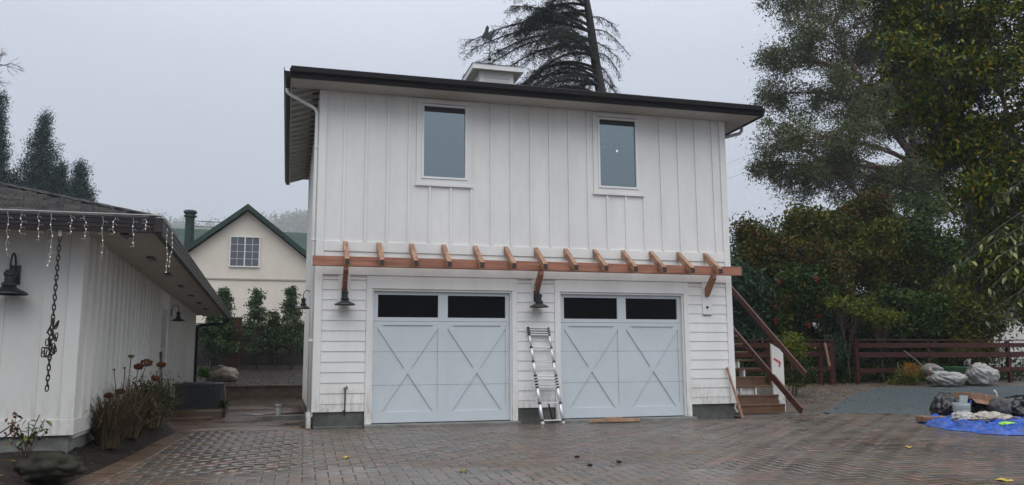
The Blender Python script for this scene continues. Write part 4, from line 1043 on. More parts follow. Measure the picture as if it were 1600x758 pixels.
t = thing('cardboard_sheet', 'wet flattened cardboard lying in front of the right garage door', 'cardboard', (5.75, -.42, -.08)); o_ = (5.75, -.42, -.08)
q = MB(o_); q.hexa([(5.20, -.55, -.070), (6.25, -.62, -.072), (5.32, -.30, -.040), (6.35, -.34, -.040), (5.20, -.55, -.060), (6.25, -.62, -.058), (5.32, -.30, -.030), (6.35, -.34, -.022)]); q.build('sheet', M['cardboard'], t)
q = MB(o_); q.hexa([(5.55, -.50, -.055), (6.0, -.48, -.052), (5.62, -.33, -.025), (5.98, -.33, -.022), (5.55, -.50, -.035), (6.0, -.48, -.032), (5.62, -.33, .0), (5.98, -.33, .002)]); q.build('folded_flap', M['cardboard'], t)
t = thing('wooden_stake', 'rough wooden stake leaning on the right corner of the garage', 'stake', (8.68, -.25, -.08)); q = MB((8.68, -.25, -.08))
q.beam((8.71, -.28, -.09), (8.52, -.05, .95), .05, .035); q.build('stake', M['woodr'], t)

# ---------------------------------------------------------------- outside stair
stt = thing('outside_stair', 'unfinished outside stair with brown timber stringer and white boxes along the right wall', 'stair', (9.4, .5, -.08)); so_ = (9.4, .5, -.08)
sx0, sx1 = 8.80, 10.235; rise, run = .196, .232; yb0 = .5; zb0 = -.06
for n in range(13):
    z = zb0+rise*(n+1); y_ = yb0+run*n
    q = MB(so_); q.box(sx0, sx1, y_-.02, y_+run+.01, z-.035, z); q.build('tread', M['tread'], stt, bevel=.004)
    if n in (0, 1, 3):
        q = MB(so_); q.box(sx0, sx1 if n < 3 else sx1-.02, y_, y_+.025, z-rise+.001, z-.036); q.build('riser', M['tread'], stt)
    else:
        for xs in ((sx0+.24, sx0+.28), (sx0+.62, sx0+.66), (sx0+1.0, sx0+1.04)):
            q = MB(so_); q.box(xs[0], xs[1], y_+.005, y_+run-.03, z-rise+.001, z-.036); q.build('white_block', M['white2'], stt)
        for k_, xs in enumerate(((sx0+.281, sx0+.619), (sx0+.661, sx0+.999))):
            if (n+k_) % 4 != 1: q = MB(so_); q.box(xs[0], xs[1], y_+.07, y_+.085, z-rise+.001, z-.036); q.build('white_panel', M['white2'], stt)
q = MB(so_); q.beam((10.275, -.05, .01), (10.275, 3.9, 2.71), .045, .15, up=(0, 0, 1)); q.v = [v for v in q.v]; q.build('stringer', M['rail'], stt)
q = MB(so_); q.box(8.76, 10.25, 3.95, 5.2, 2.55, 2.66); q.build('landing', M['tread'], stt)
for p in ((10.15, 5.1), (10.15, 4.0)): q = MB(so_); q.box(p[0], p[0]+.09, p[1], p[1]+.09, -.1, 2.54); q.build('post', M['rail'], stt)
ny = .95; nx0, nx1 = at(1208, 600, ny).x, at(1226, 600, ny).x; nz0, nz1 = at(1208, 537, ny).z, at(1226, 549, ny).z
q = MB(so_); q.prism([(nx0, -.10), (nx1, -.10), (nx1, nz1), (nx0, nz0)], ny, ny+.05); q.build('newel_board', M['white2'], stt)
q = MB(so_); q.box(nx0+.11, nx0+.21, ny-.06, ny-.002, -.10, .20); q.build('bracket', M['galv'], stt)
q = MB(so_); q.beam((10.262, -.28, .78), (10.262, 3.9, 3.82), .04, .14, up=(0, 0, 1)); q.build('handrail', M['rail'], stt)
ta, tb, tc_ = at(1209, 560, ny-.012), at(1219, 566, ny-.012), at(1218, 573, ny-.012)
q = MB(so_); q.beam(ta, tb, .03, .008, up=(0, 1, 0)); q.beam(tb, tc_, .03, .008, up=(0, 1, 0)); q.build('tape', M['red'], stt)

# ---------------------------------------------------------------- rail fences
def railfence(px_posts, label, ends, name='rail_fence', Y=7.0, posts2=()):
    P = [at(px, 600, Y) for px in px_posts]; base = Vector((P[0].x, Y, G(P[0].x, Y)))
    t = thing(name, label, 'fence', base)
    for i, p in enumerate(P):
        q = MB(base); zt = at(px_posts[i], 533, Y).z; wd = .17 if i in ends else .11
        q.box(p.x-wd/2, p.x+wd/2, Y-.06, Y+.06, G(p.x, Y)-.1, zt); q.build('post', M['redwood'], t, bevel=.006)
    a, b = P[0].x, P[-1].x
    for ya, yb in ((536, 543), (550, 558), (574, 581)):
        z1, z0 = at((px_posts[0]+px_posts[-1])/2, ya, Y).z, at((px_posts[0]+px_posts[-1])/2, yb, Y).z
        for i in range(len(P)-1):
            q = MB(base); q.box(P[i].x+.01, P[i+1].x-.01, Y-.085, Y-.061, z0+random.uniform(-.01, .01), z1); q.build('rail', M['redwood'], t, bevel=.004)
    q = MB(base); zt = at(px_posts[0], 532, Y).z; q.box(a-.09, b+.09, Y-.10, Y+.08, zt-.005, zt+.03); q.build('cap_rail', M['redwood'], t, bevel=.004)
    return t, base
railfence([1110, 1203, 1283, 1301], 'dark red rail fence behind the outside stair', (3,))
railfence([1341, 1453, 1579, 1700], 'dark red rail fence behind the trash bags right of the gate gap', ())
t = thing('gate_brace', 'pale timber brace nailed to the fence post beside the gap', 'brace', (15.3, 6.9, .3)); q = MB((15.3, 6.9, .3)); q.beam(at(1289, 536, 6.85), at(1296, 572, 6.85), .05, .07); q.build('brace', M['woodr'], t)
ws = thing('white_shed', 'white vertical board shed glimpsed behind the rail fence at the right edge', 'shed', (26, 9.5, .4)); o_ = (26, 9.5, .4)
for k in range(22):
    x = 25.0+k*.155; q = MB(o_); q.box(x, x+.148, 9.5, 9.53, .70, 2.60+.0*k); q.build('board', M['white2'], ws)
q = MB(o_); q.box(25.0, 28.4, 9.531, 11.5, .3, 2.6); q.build('body', M['white2'], ws)
q = MB(o_); q.prism([(24.8, 2.6), (28.6, 2.6), (26.7, 3.3)], 9.35, 11.7); q.build('roof', M['fascia2'], ws)

# ---------------------------------------------------------------- bags by the fence
def bag(loc, r, seed, m, label, cat='bag', neck=None, amp=.22, group=None):
    t = thing('trash_bag', label, cat, loc, 0, group)
    o = blob('bag_body', m, (0, 0, r[2]*.8), r, amp, 1.3, seed, t, 5, -r[2]*.7, sharp=.3)
    nk = Vector(neck) if neck else Vector((0, 0, r[2])); nd = nk.normalized(); a1 = nd.orthogonal().normalized(); a2 = nd.cross(a1)
    for v in o.data.vertices:
        c = v.co; h = c.normalized().dot(nd); an = math.atan2(c.dot(a2), c.dot(a1))
        k = sm(-.4, .95, h); pl = abs(math.sin(an*6.5+2.5*mnoise.noise(c*3)+seed))**.7-.5
        v.co = c*(1+.16*k*pl*(1-.3*h)+.05*abs(mnoise.noise(c*7+Vector((seed, 0, 0)))))+nd*(.22*max(0, h-.55)*nk.length)
        if v.co.z < -r[2]*.7: v.co.z = -r[2]*.7
    if neck:
        q = MB(); n = nk; q.tube([n*.75, n*.95, n*1.1, n*1.3], [.11, .045, .05, .13], 14)
        for i, v in enumerate(q.v): q.v[i] = v+Vector((0, 0, r[2]*.8))+Vector(rng.normal(size=3))*.014
        q.build('bag_neck', m, t, smooth=True)
    return t
p = at(1481, 600, 5.6); bag((p.x, 5.6, G(p.x, 5.6)), (.62, .35, .26), 3, M['clearbag'], 'slumped cloudy plastic trash bag left of the green tub by the fence', neck=(-.52, 0, .22))
p = at(1536, 600, 5.6); bag((p.x, 5.6, G(p.x, 5.6)), (.48, .38, .36), 8, M['clearbag'], 'upright cloudy plastic trash bag right of the green tub with its neck sticking out', neck=(-.42, 0, .36))
p = at(1504, 600, 6.3); t = thing('tub', 'green plastic tub between the two cloudy trash bags by the fence', 'tub', (p.x, 6.3, G(p.x, 6.3)))
q = MB(); q.lathe((0, 0, 0), [(.001, 0), (.40, 0), (.50, .52), (.54, .52), (.54, .56), (.48, .56), (.38, .04), (.001, .04)], 24); q.build('tub_body', M['greentub'], t, smooth=False)
q = MB(); q.lathe((0, 0, .47), [(.495, 0), (.53, .0), (.53, .02), (.50, .02)], 24); q.build('rim', M['greentub'], t)
p = at(1452, 572, 6.6); b_ = blob('rubble_sack', M['concrete'], (p.x, 6.55, G(p.x, 6.6)+.42), (.42, .3, .22), .2, 1.5, 5, flat=-.2); tag(b_, 'pale grey sack behind the fence post left of the trash bags', 'sack')
p0, p1 = at(1413, 548, 5.5), at(1455, 582, 5.5)
t = thing('garden_pole', 'thin pale pole with a red end leaning on the rail fence', 'pole', (p1.x, 5.5, .3)); q = MB((p1.x, 5.5, .3)); q.tube([p0, p1], .012, 6); q.build('shaft', M['pvc'], t)
q = MB((p1.x, 5.5, .3)); d = (p1-p0).normalized(); q.tube([p1-d*.15, p1+d*.03], .018, 6); q.build('red_end', M['red'], t)

# ---------------------------------------------------------------- junk pile on the tarp
tp = [(11.50, -2.0), (11.30, -2.5), (11.06, -2.75), (11.02, -3.2), (10.86, -3.45), (11.02, -3.8), (10.92, -4.1), (11.15, -4.4), (11.4, -4.5), (11.9, -4.9), (13.5, -5.0), (14.6, -3.9), (13.6, -2.6), (12.3, -2.0), (11.9, -2.15)]
def edist(x, y):
    p = Vector((x, y)); m_ = 9
    for i in range(len(tp)):
        a, b = Vector(tp[i]), Vector(tp[(i+1) % len(tp)]); t = max(0, min(1, (p-a).dot(b-a)/(b-a).length_squared)); m_ = min(m_, (p-a.lerp(b, t)).length)
    return m_
def tz(x, y):
    u = x*.8+y*.6; v = y*.8-x*.6
    n = (1-abs(mnoise.noise((u*1.6, v*3.6, 3)))*2.6)*.6+(1-abs(mnoise.noise((u*5.5+3, v*3.5, 9)))*2.6)*.45+(1-abs(mnoise.noise((u*11, v*13, 4)))*2)*.22
    return Dz(x, y)+.010+max(0, .145*n)*sm(0, .13, edist(x, y))
tt = sheet('tarp', tp, tz, M['tarp'], .05, kind='x'); del tt['kind']; tag(tt, 'crumpled bright blue tarp spread under the junk pile', 'tarp')
def blk(loc, r, seed, label, m=None, neck=None): return bag(loc, r, seed, m or M['bag'], label, neck=neck, amp=.28)
p = at(1478, 640, -2.0); blk((p.x, -2.0, -.12), (.27, .26, .28), 11, 'black plastic bag at the left end of the junk pile')
p = at(1536, 640, -1.9); blk((p.x, -1.7, -.12), (.46, .32, .21), 13, 'black plastic bag under the cardboard box in the junk pile')
p = at(1592, 640, -2.2); blk((p.x+.1, -2.2, -.14), (.52, .42, .27), 17, 'large black plastic bag at the right edge of the junk pile')
p = at(1503, 645, -2.5)
bk = thing('bucket', 'white plastic bucket with grey bands standing in the junk pile', 'bucket', (p.x, -2.5, -.10))
q = MB(); q.lathe((0, 0, 0), [(.001, 0), (.13, 0), (.16, .36), (.150, .36), (.12, .03), (.001, .03)], 24); q.build('pail', M['bucket'], bk, smooth=False)
for z in (.22, .26, .30): q = MB(); r0 = .13+.03*z/.36; q.lathe((0, 0, z), [(r0, 0), (r0+.012, .0), (r0+.012, .012), (r0, .012)], 24); q.build('band', M['pvc'], bk)
q = MB(); q.hexa([(-.11, -.06, .2), (.06, -.06, .2), (-.11, -.04, .2), (.06, -.04, .2), (-.10, -.10, .52), (.08, -.10, .50), (-.10, -.08, .52), (.08, -.08, .50)]); q.build('label_card', mat('pale_packaging', (.42, .46, .46), .5, .1, 8), bk)
q = MB(); q.box(.085, .125, -.13, -.12, .34, .42); q.build('blue_print', M['tarp'], bk)
p = at(1527, 623, -1.9)
cb = thing('cardboard_box', 'open brown cardboard box tilted on top of the junk pile', 'box', (p.x, -1.9, .17)); cb.rotation_euler = (0, .12, .15)
q = MB(); q.box(-.42, .42, -.18, .22, .09, .22); q.build('box_body', M['cardboard'], cb, bevel=.006)
q = MB(); q.hexa([(-.42, -.19, .10), (.42, -.19, .08), (-.42, -.185, .10), (.42, -.185, .08), (-.44, -.30, .02), (.44, -.30, .0), (-.44, -.295, .02), (.44, -.295, .0)]); q.build('flap', M['cardboard'], cb)
q = MB(); q.box(-.02, .05, -.1815, .222, .0885, .2215); q.build('packing_tape', M['woodr'], cb)
p = at(1462, 654, -2.3); t = thing('small_carton', 'flat brown carton lying at the left end of the blue tarp', 'carton', (p.x, -2.3, -.12)); t.rotation_euler = (0, 0, -.2)
q = MB(); q.box(-.33, .20, -.14, .14, .03, .13); q.build('carton_body', M['cardboard'], t, bevel=.006); q = MB(); q.box(-.33, .2, -.145, -.1405, .08, .085); q.build('seam', M['woodend'], t)
p = at(1505, 655, -3.0); blk((p.x, -3.0, -.10), (.22, .2, .13), 23, 'crumpled clear plastic wrap below the white bucket', M['clearbag'])
p = at(1545, 655, -3.2); b_ = blob('cloth_bundle', M['cloth'], (p.x, -3.2, .0), (.48, .24, .13), .38, 2.2, 6, sub=5, flat=-.1, sharp=.5); tag(b_, 'bundle of cream cloth on the blue tarp in front of the bags', 'cloth')
p = at(1574, 664, -3.8); b_ = blob('lime_toy', M['lime'], (p.x, -3.8, -.05), (.17, .10, .055), .2, 1.6, 3, flat=-.04); tag(b_, 'bright lime green plastic scrap on the blue tarp', 'plastic scrap')
t = thing('board_offcut', 'pale board offcut poking out of the junk pile at the right edge', 'board', (13.1, -3.1, 0)); q = MB((13.1, -3.1, 0)); q.beam(at(1578, 651, -3.3), at(1604, 657, -3.2), .12, .02); q.beam(at(1580, 657, -3.5), at(1606, 676, -3.6), .12, .02); q.build('boards', M['woodr'], t)
t = thing('bent_pipe', 'bent white plastic pipe sticking up behind the cardboard box', 'pipe', (13.2, -1.8, .2)); q = MB((13.2, -1.8, .2))
q.tube([at(1549, 630, -1.8), at(1558, 622, -1.8), at(1557, 615, -1.8), at(1553, 610, -1.8)], .022, 8); q.build('pipe', M['bucket'], t, smooth=True)
t = thing('wooden_plank', 'dark wet plank slanting behind the bucket in the junk pile', 'plank', (13.2, -1.5, .1)); q = MB((13.2, -1.5, .1)); q.beam(at(1515, 621, -1.6), at(1570, 640, -1.5), .10, .03); q.build('plank', M['rail'], t)
t = thing('grey_blanket', 'dark grey rolled blanket between the box and the right black bag', 'blanket', (13.3, -2.3, 0)); blob('roll', mat('grey_wool', (.10, .095, .09), .9, .3, 8), at(1562, 638, -2.3)-Vector((13.3, -2.3, 0)), (.20, .2, .22), .3, 2, 31, t, 4, sharp=.4)
# scattered small things
for k, (px, py, nm, mt_, lbl, ct_) in enumerate([(540, 716, 'fallen_leaf', 'yellowleaf', 'round yellow fallen leaf on the pavers in front of the left door', 'leaf'),
    (724, 737, 'fallen_leaf', 'dirtleaf', 'orange brown fallen leaf near the bottom edge of the driveway', 'leaf'), (1419, 700, 'fallen_leaf', 'yellowleaf', 'yellow fallen leaf on the dark pavers at the right', 'leaf'),
    (1570, 752, 'fallen_leaf', 'yellowleaf', 'yellow leaf at the bottom right corner of the driveway', 'leaf')]):
    d = _f+_r*((px-800)/FPX)+_u*((379-py)/FPX); t_ = (-.08+.02*CAMLOC.y-CAMLOC.z)/(d.z-.02*d.y); p = CAMLOC+d*t_
    s = .055 if k < 3 else .09; q = MB(p); n = 9; vs = [(p.x, p.y, p.z+.012)]+[(p.x+s*math.cos(2*math.pi*i/n)*(1.15 if i % 2 else .8), p.y+s*math.sin(2*math.pi*i/n)*(1.15 if i % 2 else .8), p.z+.006+.022*((i*7) % 3)/2) for i in range(n)]
    q.add(vs, [(0, i+1, (i+1) % n+1) for i in range(n)]); o = q.build(nm, M[mt_]); o.location = p; tag(o, lbl, ct_)
for k, (px, py, lbl) in enumerate([(902, 715, 'leftmost of the three small dark dirt clods on the pavers'), (922, 728, 'lowest of the three small dark dirt clods on the pavers'), (967, 723, 'rightmost of the three small dark dirt clods on the pavers')]):
    d = _f+_r*((px-800)/FPX)+_u*((379-py)/FPX); t_ = (-.08+.02*CAMLOC.y-CAMLOC.z)/(d.z-.02*d.y); p = CAMLOC+d*t_
    b_ = blob('dirt_clod', M['soil'], p+Vector((0, 0, .012)), (.032, .022, .013), .6, 2.5, k+40, sub=3); tag(b_, lbl, 'dirt clod')
litter('driveway_debris', [(-2.4, -9), (12, -9), (11.5, .2), (-2, 0)], 420, Dz, M['dirtleaf'], .026, .016, .008)
litter('puddle_side_leaves', [(8.8, -1.6), (13, -6), (13.5, -1.5), (11, .2)], 60, Dz, M['dirtleaf'], .05, .035, .008)
t = thing('white_glove', 'white rubbish scrap on the soil beside the brown border pavers', 'litter', (-2.75, -1.9, .1)); q = MB((-2.75, -1.9, .1)); q.tube([(-2.92, -2.5, .10), (-2.80, -2.2, .135), (-2.72, -1.95, .16)], [.010, .018, .026], 8); q.build('scrap', M['bucket'], t)

# ---------------------------------------------------------------- vegetation
def lob(px, py, Y, rpx, ryx=None, w=1, dep=1.0):
    """lobe centred on a photo point at depth Y, radius given in photo pixels"""
    p = at(px, py, Y); m = (p-CAMLOC).dot(_f)/FPX
    return (p.x, Y, p.z, rpx*m, rpx*m*dep, (ryx or rpx)*m, w)
def tp_(px, py, Y, r): p = at(px, py, Y); return (p.x, p.y, p.z, r)

# cedar behind the garage
random.seed(5); rng = np.random.default_rng(21)
cdx = thing('cedar_tree', 'tall dark cedar behind the garage roof with drooping boughs sweeping left', 'tree', (15.0, 18, .7)); co = Vector((15.0, 18, .7))
def cedar_x(z): return 13.07-.157*(z-13.25)
def cedar_r(z): return max(.04, .235-(z-14)*.024)
mb = MB(co); mb.tube([(cedar_x(z), 18+.1*math.sin(z), z) for z in np.arange(.2, 24.1, 1.2)], [cedar_r(z) for z in np.arange(.2, 24.1, 1.2)], 10)
LC = []; LB = []
def bough(z, ang, ln, rise, droop, sub=1.0, thick=.075):
    p0 = Vector((cedar_x(z), 18, z)); d = Vector((math.cos(ang), math.sin(ang), 0)); pts = []; n = 9
    w1 = random.uniform(-.25, .25)
    for i in range(n+1):
        t = i/n; pts.append(p0+d*(ln*t)+Vector((0, 0, rise*math.sin(min(1, t*1.5)*math.pi/2)-droop*t*t))+Vector((-d.y, d.x, 0))*w1*math.sin(t*3)*ln*.25)
    mb.tube(pts, [thick*(1-.85*i/n)+.006 for i in range(n+1)], 5, cap=False)
    for i in range(2, n+1):
        for k in range(int(7*sub)):
            p = pts[i-1].lerp(pts[i], random.random()); s = Vector((-d.y, d.x, 0))*random.choice((-1, 1)); l2 = random.uniform(.5, 1.35)*(1-.35*i/n)*min(1, ln/3)
            e = p+(s*random.uniform(.3, 1)+d*random.uniform(.2, .9)).normalized()*l2+Vector((0, 0, -random.uniform(.12, .55)))
            tw = bez(p, e, (0, 0, .12*l2), 4); mb.tube(tw, [.016, .013, .010, .007, .004], 3, cap=False)
            for q in range(int(15*sub)):
                t = random.random(); a = tw[min(3, int(t*4))].lerp(tw[min(4, int(t*4)+1)], (t*4) % 1)
                h = random.uniform(.05, .30)
                e2 = a+Vector((random.gauss(0, .07), random.gauss(0, .07), -h)); LB.append((a, e2))
z = 10.6
while z < 23.5:
    f_ = 1-max(0, (z-15))/16
    for k in range(3 if z < 18.5 else 2):
        ang = math.pi+random.uniform(-.95, .95); ln = random.uniform(3.4, 6.1)*f_*(1 if z > 13.5 else .85)
        bough(z+random.uniform(-.2, .2), ang, ln, random.uniform(.3, 1.1)*f_, random.uniform(.9, 2.4), .88)
    if random.random() < .55:
        bough(z, random.uniform(-1.0, 1.0), random.uniform(.9, 1.9)*f_, .1, random.uniform(.6, 1.2), .35, .03)
    z += .56
mb.build('trunk', M['barkdark'], cdx, smooth=True)
A = np.array([tuple(a) for a, b in LB]); B = np.array([tuple(b) for a, b in LB]); N = len(A)
t = rng.uniform(0, 1, (N, 3, 1)); C = (A[:, None]*(1-t)+B[:, None]*t).reshape(-1, 3)+rng.normal(size=(N*3, 3))*.045
leaves('crown', M['lf_cedar'], C, .13, .024, cdx, (0, 0, -1), .7, org=co)
print('cedar leaves', len(C))

# eucalyptus on the right
rng = np.random.default_rng(5)
Y = 23
EL = []
for a in [(1262, 25, 50, 45), (1225, -10, 35, 35), (1320, 10, 60, 50), (1380, 20, 60, 50), (1300, 80, 55, 42), (1236, 92, 34, 26), (1362, 95, 55, 40), (1425, 90, 50, 50), (1205, 150, 26, 30, .7), (1255, 160, 45, 32, .9),
          (1320, 155, 50, 35), (1388, 165, 40, 40), (1215, 215, 36, 30, .8), (1275, 222, 48, 34), (1335, 225, 48, 38), (1200, 262, 26, 20, .6), (1255, 285, 40, 26, .8), (1325, 290, 45, 34), (1390, 290, 35, 40, .7), (1460, 150, 50, 60), (1480, 250, 50, 50),
          (1195, 95, 14, 16, .3), (1440, 300, 40, 50), (1432, 130, 40, 50), (1455, 205, 40, 45), (1400, 60, 40, 40), (1475, 60, 40, 60), (1290, -60, 70, 50), (1400, -50, 70, 60)]:
    EL.append(lob(a[0], a[1], Y+random.uniform(-2.5, 2.5), a[2]*1.0, a[3], a[4] if len(a) > 4 else 1, 1.2))
for _ in range(34):
    px_, py_ = rng.uniform(1205, 1480), rng.uniform(-20, 330)
    if px_ < 1250 and (py_ < 70 or py_ > 290 or 110 < py_ < 135): continue
    EL.append(lob(px_, py_, Y+rng.uniform(-2.5, 2.5), rng.uniform(14, 30), rng.uniform(12, 26), .45, 1.2))
base = at(1462, 480, Y)
trunk = [(base.x, Y, G(base.x, Y)-.1, .55), tp_(1455, 400, Y, .46), tp_(1436, 290, Y, .36), tp_(1420, 235, Y, .24), tp_(1385, 190, Y, .20), tp_(1340, 120, Y, .13), tp_(1300, 40, Y, .07)]
et = tree('eucalyptus_tree', 'tall grey green eucalyptus with loose open crown behind the shrubs right of the garage', 'tree', trunk, EL, M['lf_euc'], .19, .060, M['barkred'], per=92, spread=.36, clus=44, limb_r=.09, twig_r=.014, bias=(0, 0, -1), bw=.5, shell=.8)
mb = MB(Vector(trunk[0][:3])); mb.tube([Vector(tp_(1438, 300, Y, 0)[:3]), Vector(tp_(1430, 250, Y, 0)[:3]), Vector(tp_(1421, 180, Y, 0)[:3]), Vector(tp_(1425, 90, Y, 0)[:3]), Vector(tp_(1415, 0, Y, 0)[:3])], [.30, .25, .21, .14, .07], 9)
mb.tube([Vector(tp_(1452, 390, Y, 0)[:3]), Vector(tp_(1400, 340, Y, 0)[:3]), Vector(tp_(1353, 314, Y, 0)[:3]), Vector(tp_(1312, 273, Y, 0)[:3]), Vector(tp_(1270, 240, Y, 0)[:3]), Vector(tp_(1225, 222, Y, 0)[:3])], [.3, .22, .17, .13, .09, .04], 8)
mb.build('limb', M['barkred'], et, smooth=True)

# background trees that close the view behind the hedge
rng = np.random.default_rng(15)
for i, (px, py, w_, h_, lbl, mt_, Yb) in enumerate([(1175, 395, 60, 75, 'dense dark shrub right behind the garage corner, lowest of the far hedge', 'lf_blue', 13), (1270, 380, 75, 80, 'broad mixed green bush below the eucalyptus branches', 'lf_mid', 14),
        (1385, 380, 80, 95, 'tall dark bush left of the eucalyptus trunk', 'lf_dark', 14), (1500, 390, 90, 110, 'dark bushy evergreen behind the eucalyptus trunk', 'lf_dark', 15), (1610, 360, 90, 140, 'dark evergreen at the right edge behind the berry tree', 'lf_dark', 15)]):
    b = at(px, 560, Yb); L_ = [lob(px+rng.uniform(-1, 1)*w_*.6, py+rng.uniform(-.8, 1.5)*h_*.75, Yb+rng.uniform(-1, 1), w_*.55, h_*.42, 1, 1.3) for _ in range(11)]+[lob(px+s_*w_*.7, 505+30*abs(s_), Yb, w_*.5, 34, 1, 1.2) for s_ in (-1, -.4, .4, 1)]
    tree('background_shrub', lbl, 'shrub', [(b.x, Yb, G(b.x, Yb)-.05, .12), (b.x+.1, Yb, G(b.x, Yb)+1.2, .09), (b.x, Yb, G(b.x, Yb)+2.6, .05)], L_, M[mt_], .16, .075, M['bark'], per=75, spread=.33, clus=18, limb_r=.05, twig_r=.012)

# hedge of individual shrubs beyond the fence
HS = [
    (1163, 470, 34, 75, 9.0, 'lf_blue', 'narrow bluish shrub hard against the garage corner behind the stair rail', None),
    (1195, 400, 46, 55, 10.5, 'lf_rust', 'rusty leaved shrub above the stair rail right of the pergola beam', None),
    (1235, 455, 55, 75, 9.5, 'lf_dark', 'dark shrub dotted with red berry clusters behind the stair handrail', ('redberry', 70)),
    (1265, 375, 55, 50, 11.5, 'lf_mid', 'rounded olive shrub standing high behind the red berry shrub', None),
    (1300, 440, 50, 65, 10.0, 'lf_rust', 'russet tinged shrub in the middle of the hedge', None),
    (1330, 350, 52, 52, 12.0, 'lf_rust', 'tall shrub with orange tinted top under the eucalyptus', None),
    (1350, 500, 50, 55, 9.0, 'lf_blue', 'blue green ferny shrub behind the gap in the fence', None),
    (1385, 400, 60, 70, 11.0, 'lf_mid', 'mottled green shrub left of the eucalyptus trunk in the hedge', None),
    (1415, 500, 60, 60, 9.0, 'lf_dark', 'dark shrub directly behind the middle fence post', None),
    (1455, 420, 60, 75, 10.5, 'lf_dark', 'dense dark shrub right of centre in the hedge', None),
    (1500, 490, 60, 65, 9.0, 'lf_mid', 'sparse green shrub behind the green tub', None),
    (1545, 430, 60, 80, 10.5, 'lf_dark', 'dark tangled shrub left of the white shed', None),
    (1600, 450, 60, 90, 11.0, 'lf_dark', 'dark shrub over the white shed at the right edge', None),
]
for i, (px, py, w_, h_, Yh, mt_, lbl, bry) in enumerate(HS):
    bx_ = at(px, 560, Yh).x; z0 = G(bx_, Yh)
    L_ = [lob(px+rng.uniform(-1, 1)*w_*.55, py+rng.uniform(-1, 1)*h_*.6, Yh+rng.uniform(-.6, .6), w_*.5, h_*.4, 1, 1.1) for _ in range(8)]
    L_ += [lob(px+rng.uniform(-1, 1)*w_*.4, rng.uniform(530, 565), Yh, w_*.4, 26, .6, 1.1) for _ in range(2)]
    tree('hedge_shrub', lbl, 'shrub', [(bx_, Yh, z0-.05, .07), (bx_+.05, Yh, z0+.9, .05), (bx_, Yh, z0+2.0, .03)], L_, M[mt_], .17, .075, M['barkdark'], per=70, spread=.24, clus=26, limb_r=.035, twig_r=.009,
         berry=(M['redberry'], bry[1], .028, 26, .10) if bry else None)
C = []
while len(C) < 26000:
    x, y = rng.uniform(12.5, 30), rng.uniform(8.0, 12.5); C.append((x, y, G(x, y)+abs(rng.normal())*(.28+.45*(.5+.5*mnoise.noise((x*.9, y*.9, 4))))))
leaves('undergrowth', M['lf_dark'], np.array(C), .15, .06, None, kind='stuff')
# small lime and pale shrubs in front
def small(px, py, w_, h_, Y_, mt_, lbl, L=.10, W_=.04, per=40, clus=16, spread=.12, nm='garden_shrub', cat='shrub', n=5, gpy=600, stem=M['stem']):
    p = at(px, gpy, Y_); z0 = G(p.x, Y_)
    L_ = [lob(px+rng.uniform(-1, 1)*w_*.5, py+rng.uniform(-1, 1)*h_*.55, Y_+rng.uniform(-.25, .25), w_*.5, h_*.42, 1, 1) for _ in range(n)]
    return tree(nm, lbl, cat, [(p.x, Y_, z0-.04, .03), (p.x+.03, Y_, z0+.35, .022), (p.x, Y_, z0+.7, .015)], L_, M[mt_], L, W_, stem, per=per, spread=spread, clus=clus, limb_r=.018, twig_r=.006)
small(1238, 545, 26, 28, 4.0, 'lf_lime', 'leafy yellow green shrub beside the white newel board of the stair', .09, .035, 34, 14, .10)
small(1243, 580, 28, 30, 4.2, 'lf_dark', 'low dark plant under the yellow green shrub by the stair', .09, .04, 30, 12, .12)
small(1325, 478, 38, 14, 7.9, 'lf_lime', 'pale yellow leaved branchy shrub above the fence gap', .14, .05, 18, 12, .14, gpy=560)
small(1378, 500, 40, 20, 7.8, 'lf_lime', 'bright leafy shrub leaning over the fence left of the middle post', .13, .05, 26, 14, .16, gpy=560)
small(1405, 585, 40, 18, 6.5, 'lf_lime', 'straggly yellow flowering plant at the foot of the rail fence', .08, .03, 40, 12, .12)
small(1432, 578, 22, 10, 6.3, 'lf_orange', 'orange flowered plant at the foot of the fence left of the trash bags', .06, .035, 22, 8, .10)
small(1300, 548, 22, 25, 7.6, 'lf_blue', 'bluish low shrub behind the fence gap post', .10, .04, 30, 10, .14)
small(1520, 548, 60, 12, 7.6, 'lf_mid', 'low green growth behind the rail fence near the green tub', .10, .04, 30, 14, .16)

# near berry tree on the right
rng = np.random.default_rng(77)
Yp = 1.5
PL_ = []
for a in [(1440, 40, 55, 50), (1500, 20, 60, 60), (1570, 40, 60, 60), (1620, 120, 60, 70), (1465, 120, 50, 50, .8), (1530, 120, 55, 50), (1590, 200, 55, 55), (1500, 190, 45, 45, .9), (1545, 250, 55, 50), (1480, 235, 34, 32, .5),
          (1610, 290, 50, 50), (1560, 330, 50, 40), (1590, 400, 45, 50), (1550, 420, 36, 40, .7), (1630, 470, 34, 40), (1420, -30, 60, 40), (1520, -50, 70, 50), (1640, 10, 60, 80), (1420, 90, 34, 40, .5), (1432, 170, 26, 36, .4), (1400, 20, 22, 30, .4), (1520, 300, 28, 26, .5), (1660, 350, 60, 90)]:
    PL_.append(lob(a[0], a[1], Yp+random.uniform(-1.2, 1.2), a[2], a[3], a[4] if len(a) > 4 else 1, 1.2))
pb = at(1665, 600, Yp)
tree('berry_tree', 'glossy leaved tree hung with dark blue berry clusters filling the right edge', 'tree', [(pb.x, Yp, G(pb.x, Yp)-.1, .20), (pb.x-.1, Yp, 2.5, .16), (pb.x-.3, Yp, 4.6, .12), (pb.x-.8, Yp, 6.6, .08), (pb.x-1.3, Yp, 8.6, .05)], PL_, M['lf_privet'], .165, .062, M['bark'],
     per=84, spread=.27, clus=36, limb_r=.045, twig_r=.009, bias=(0, 0, -1), bw=.5, berry=(M['berry'], 420, .016, 110, .22))
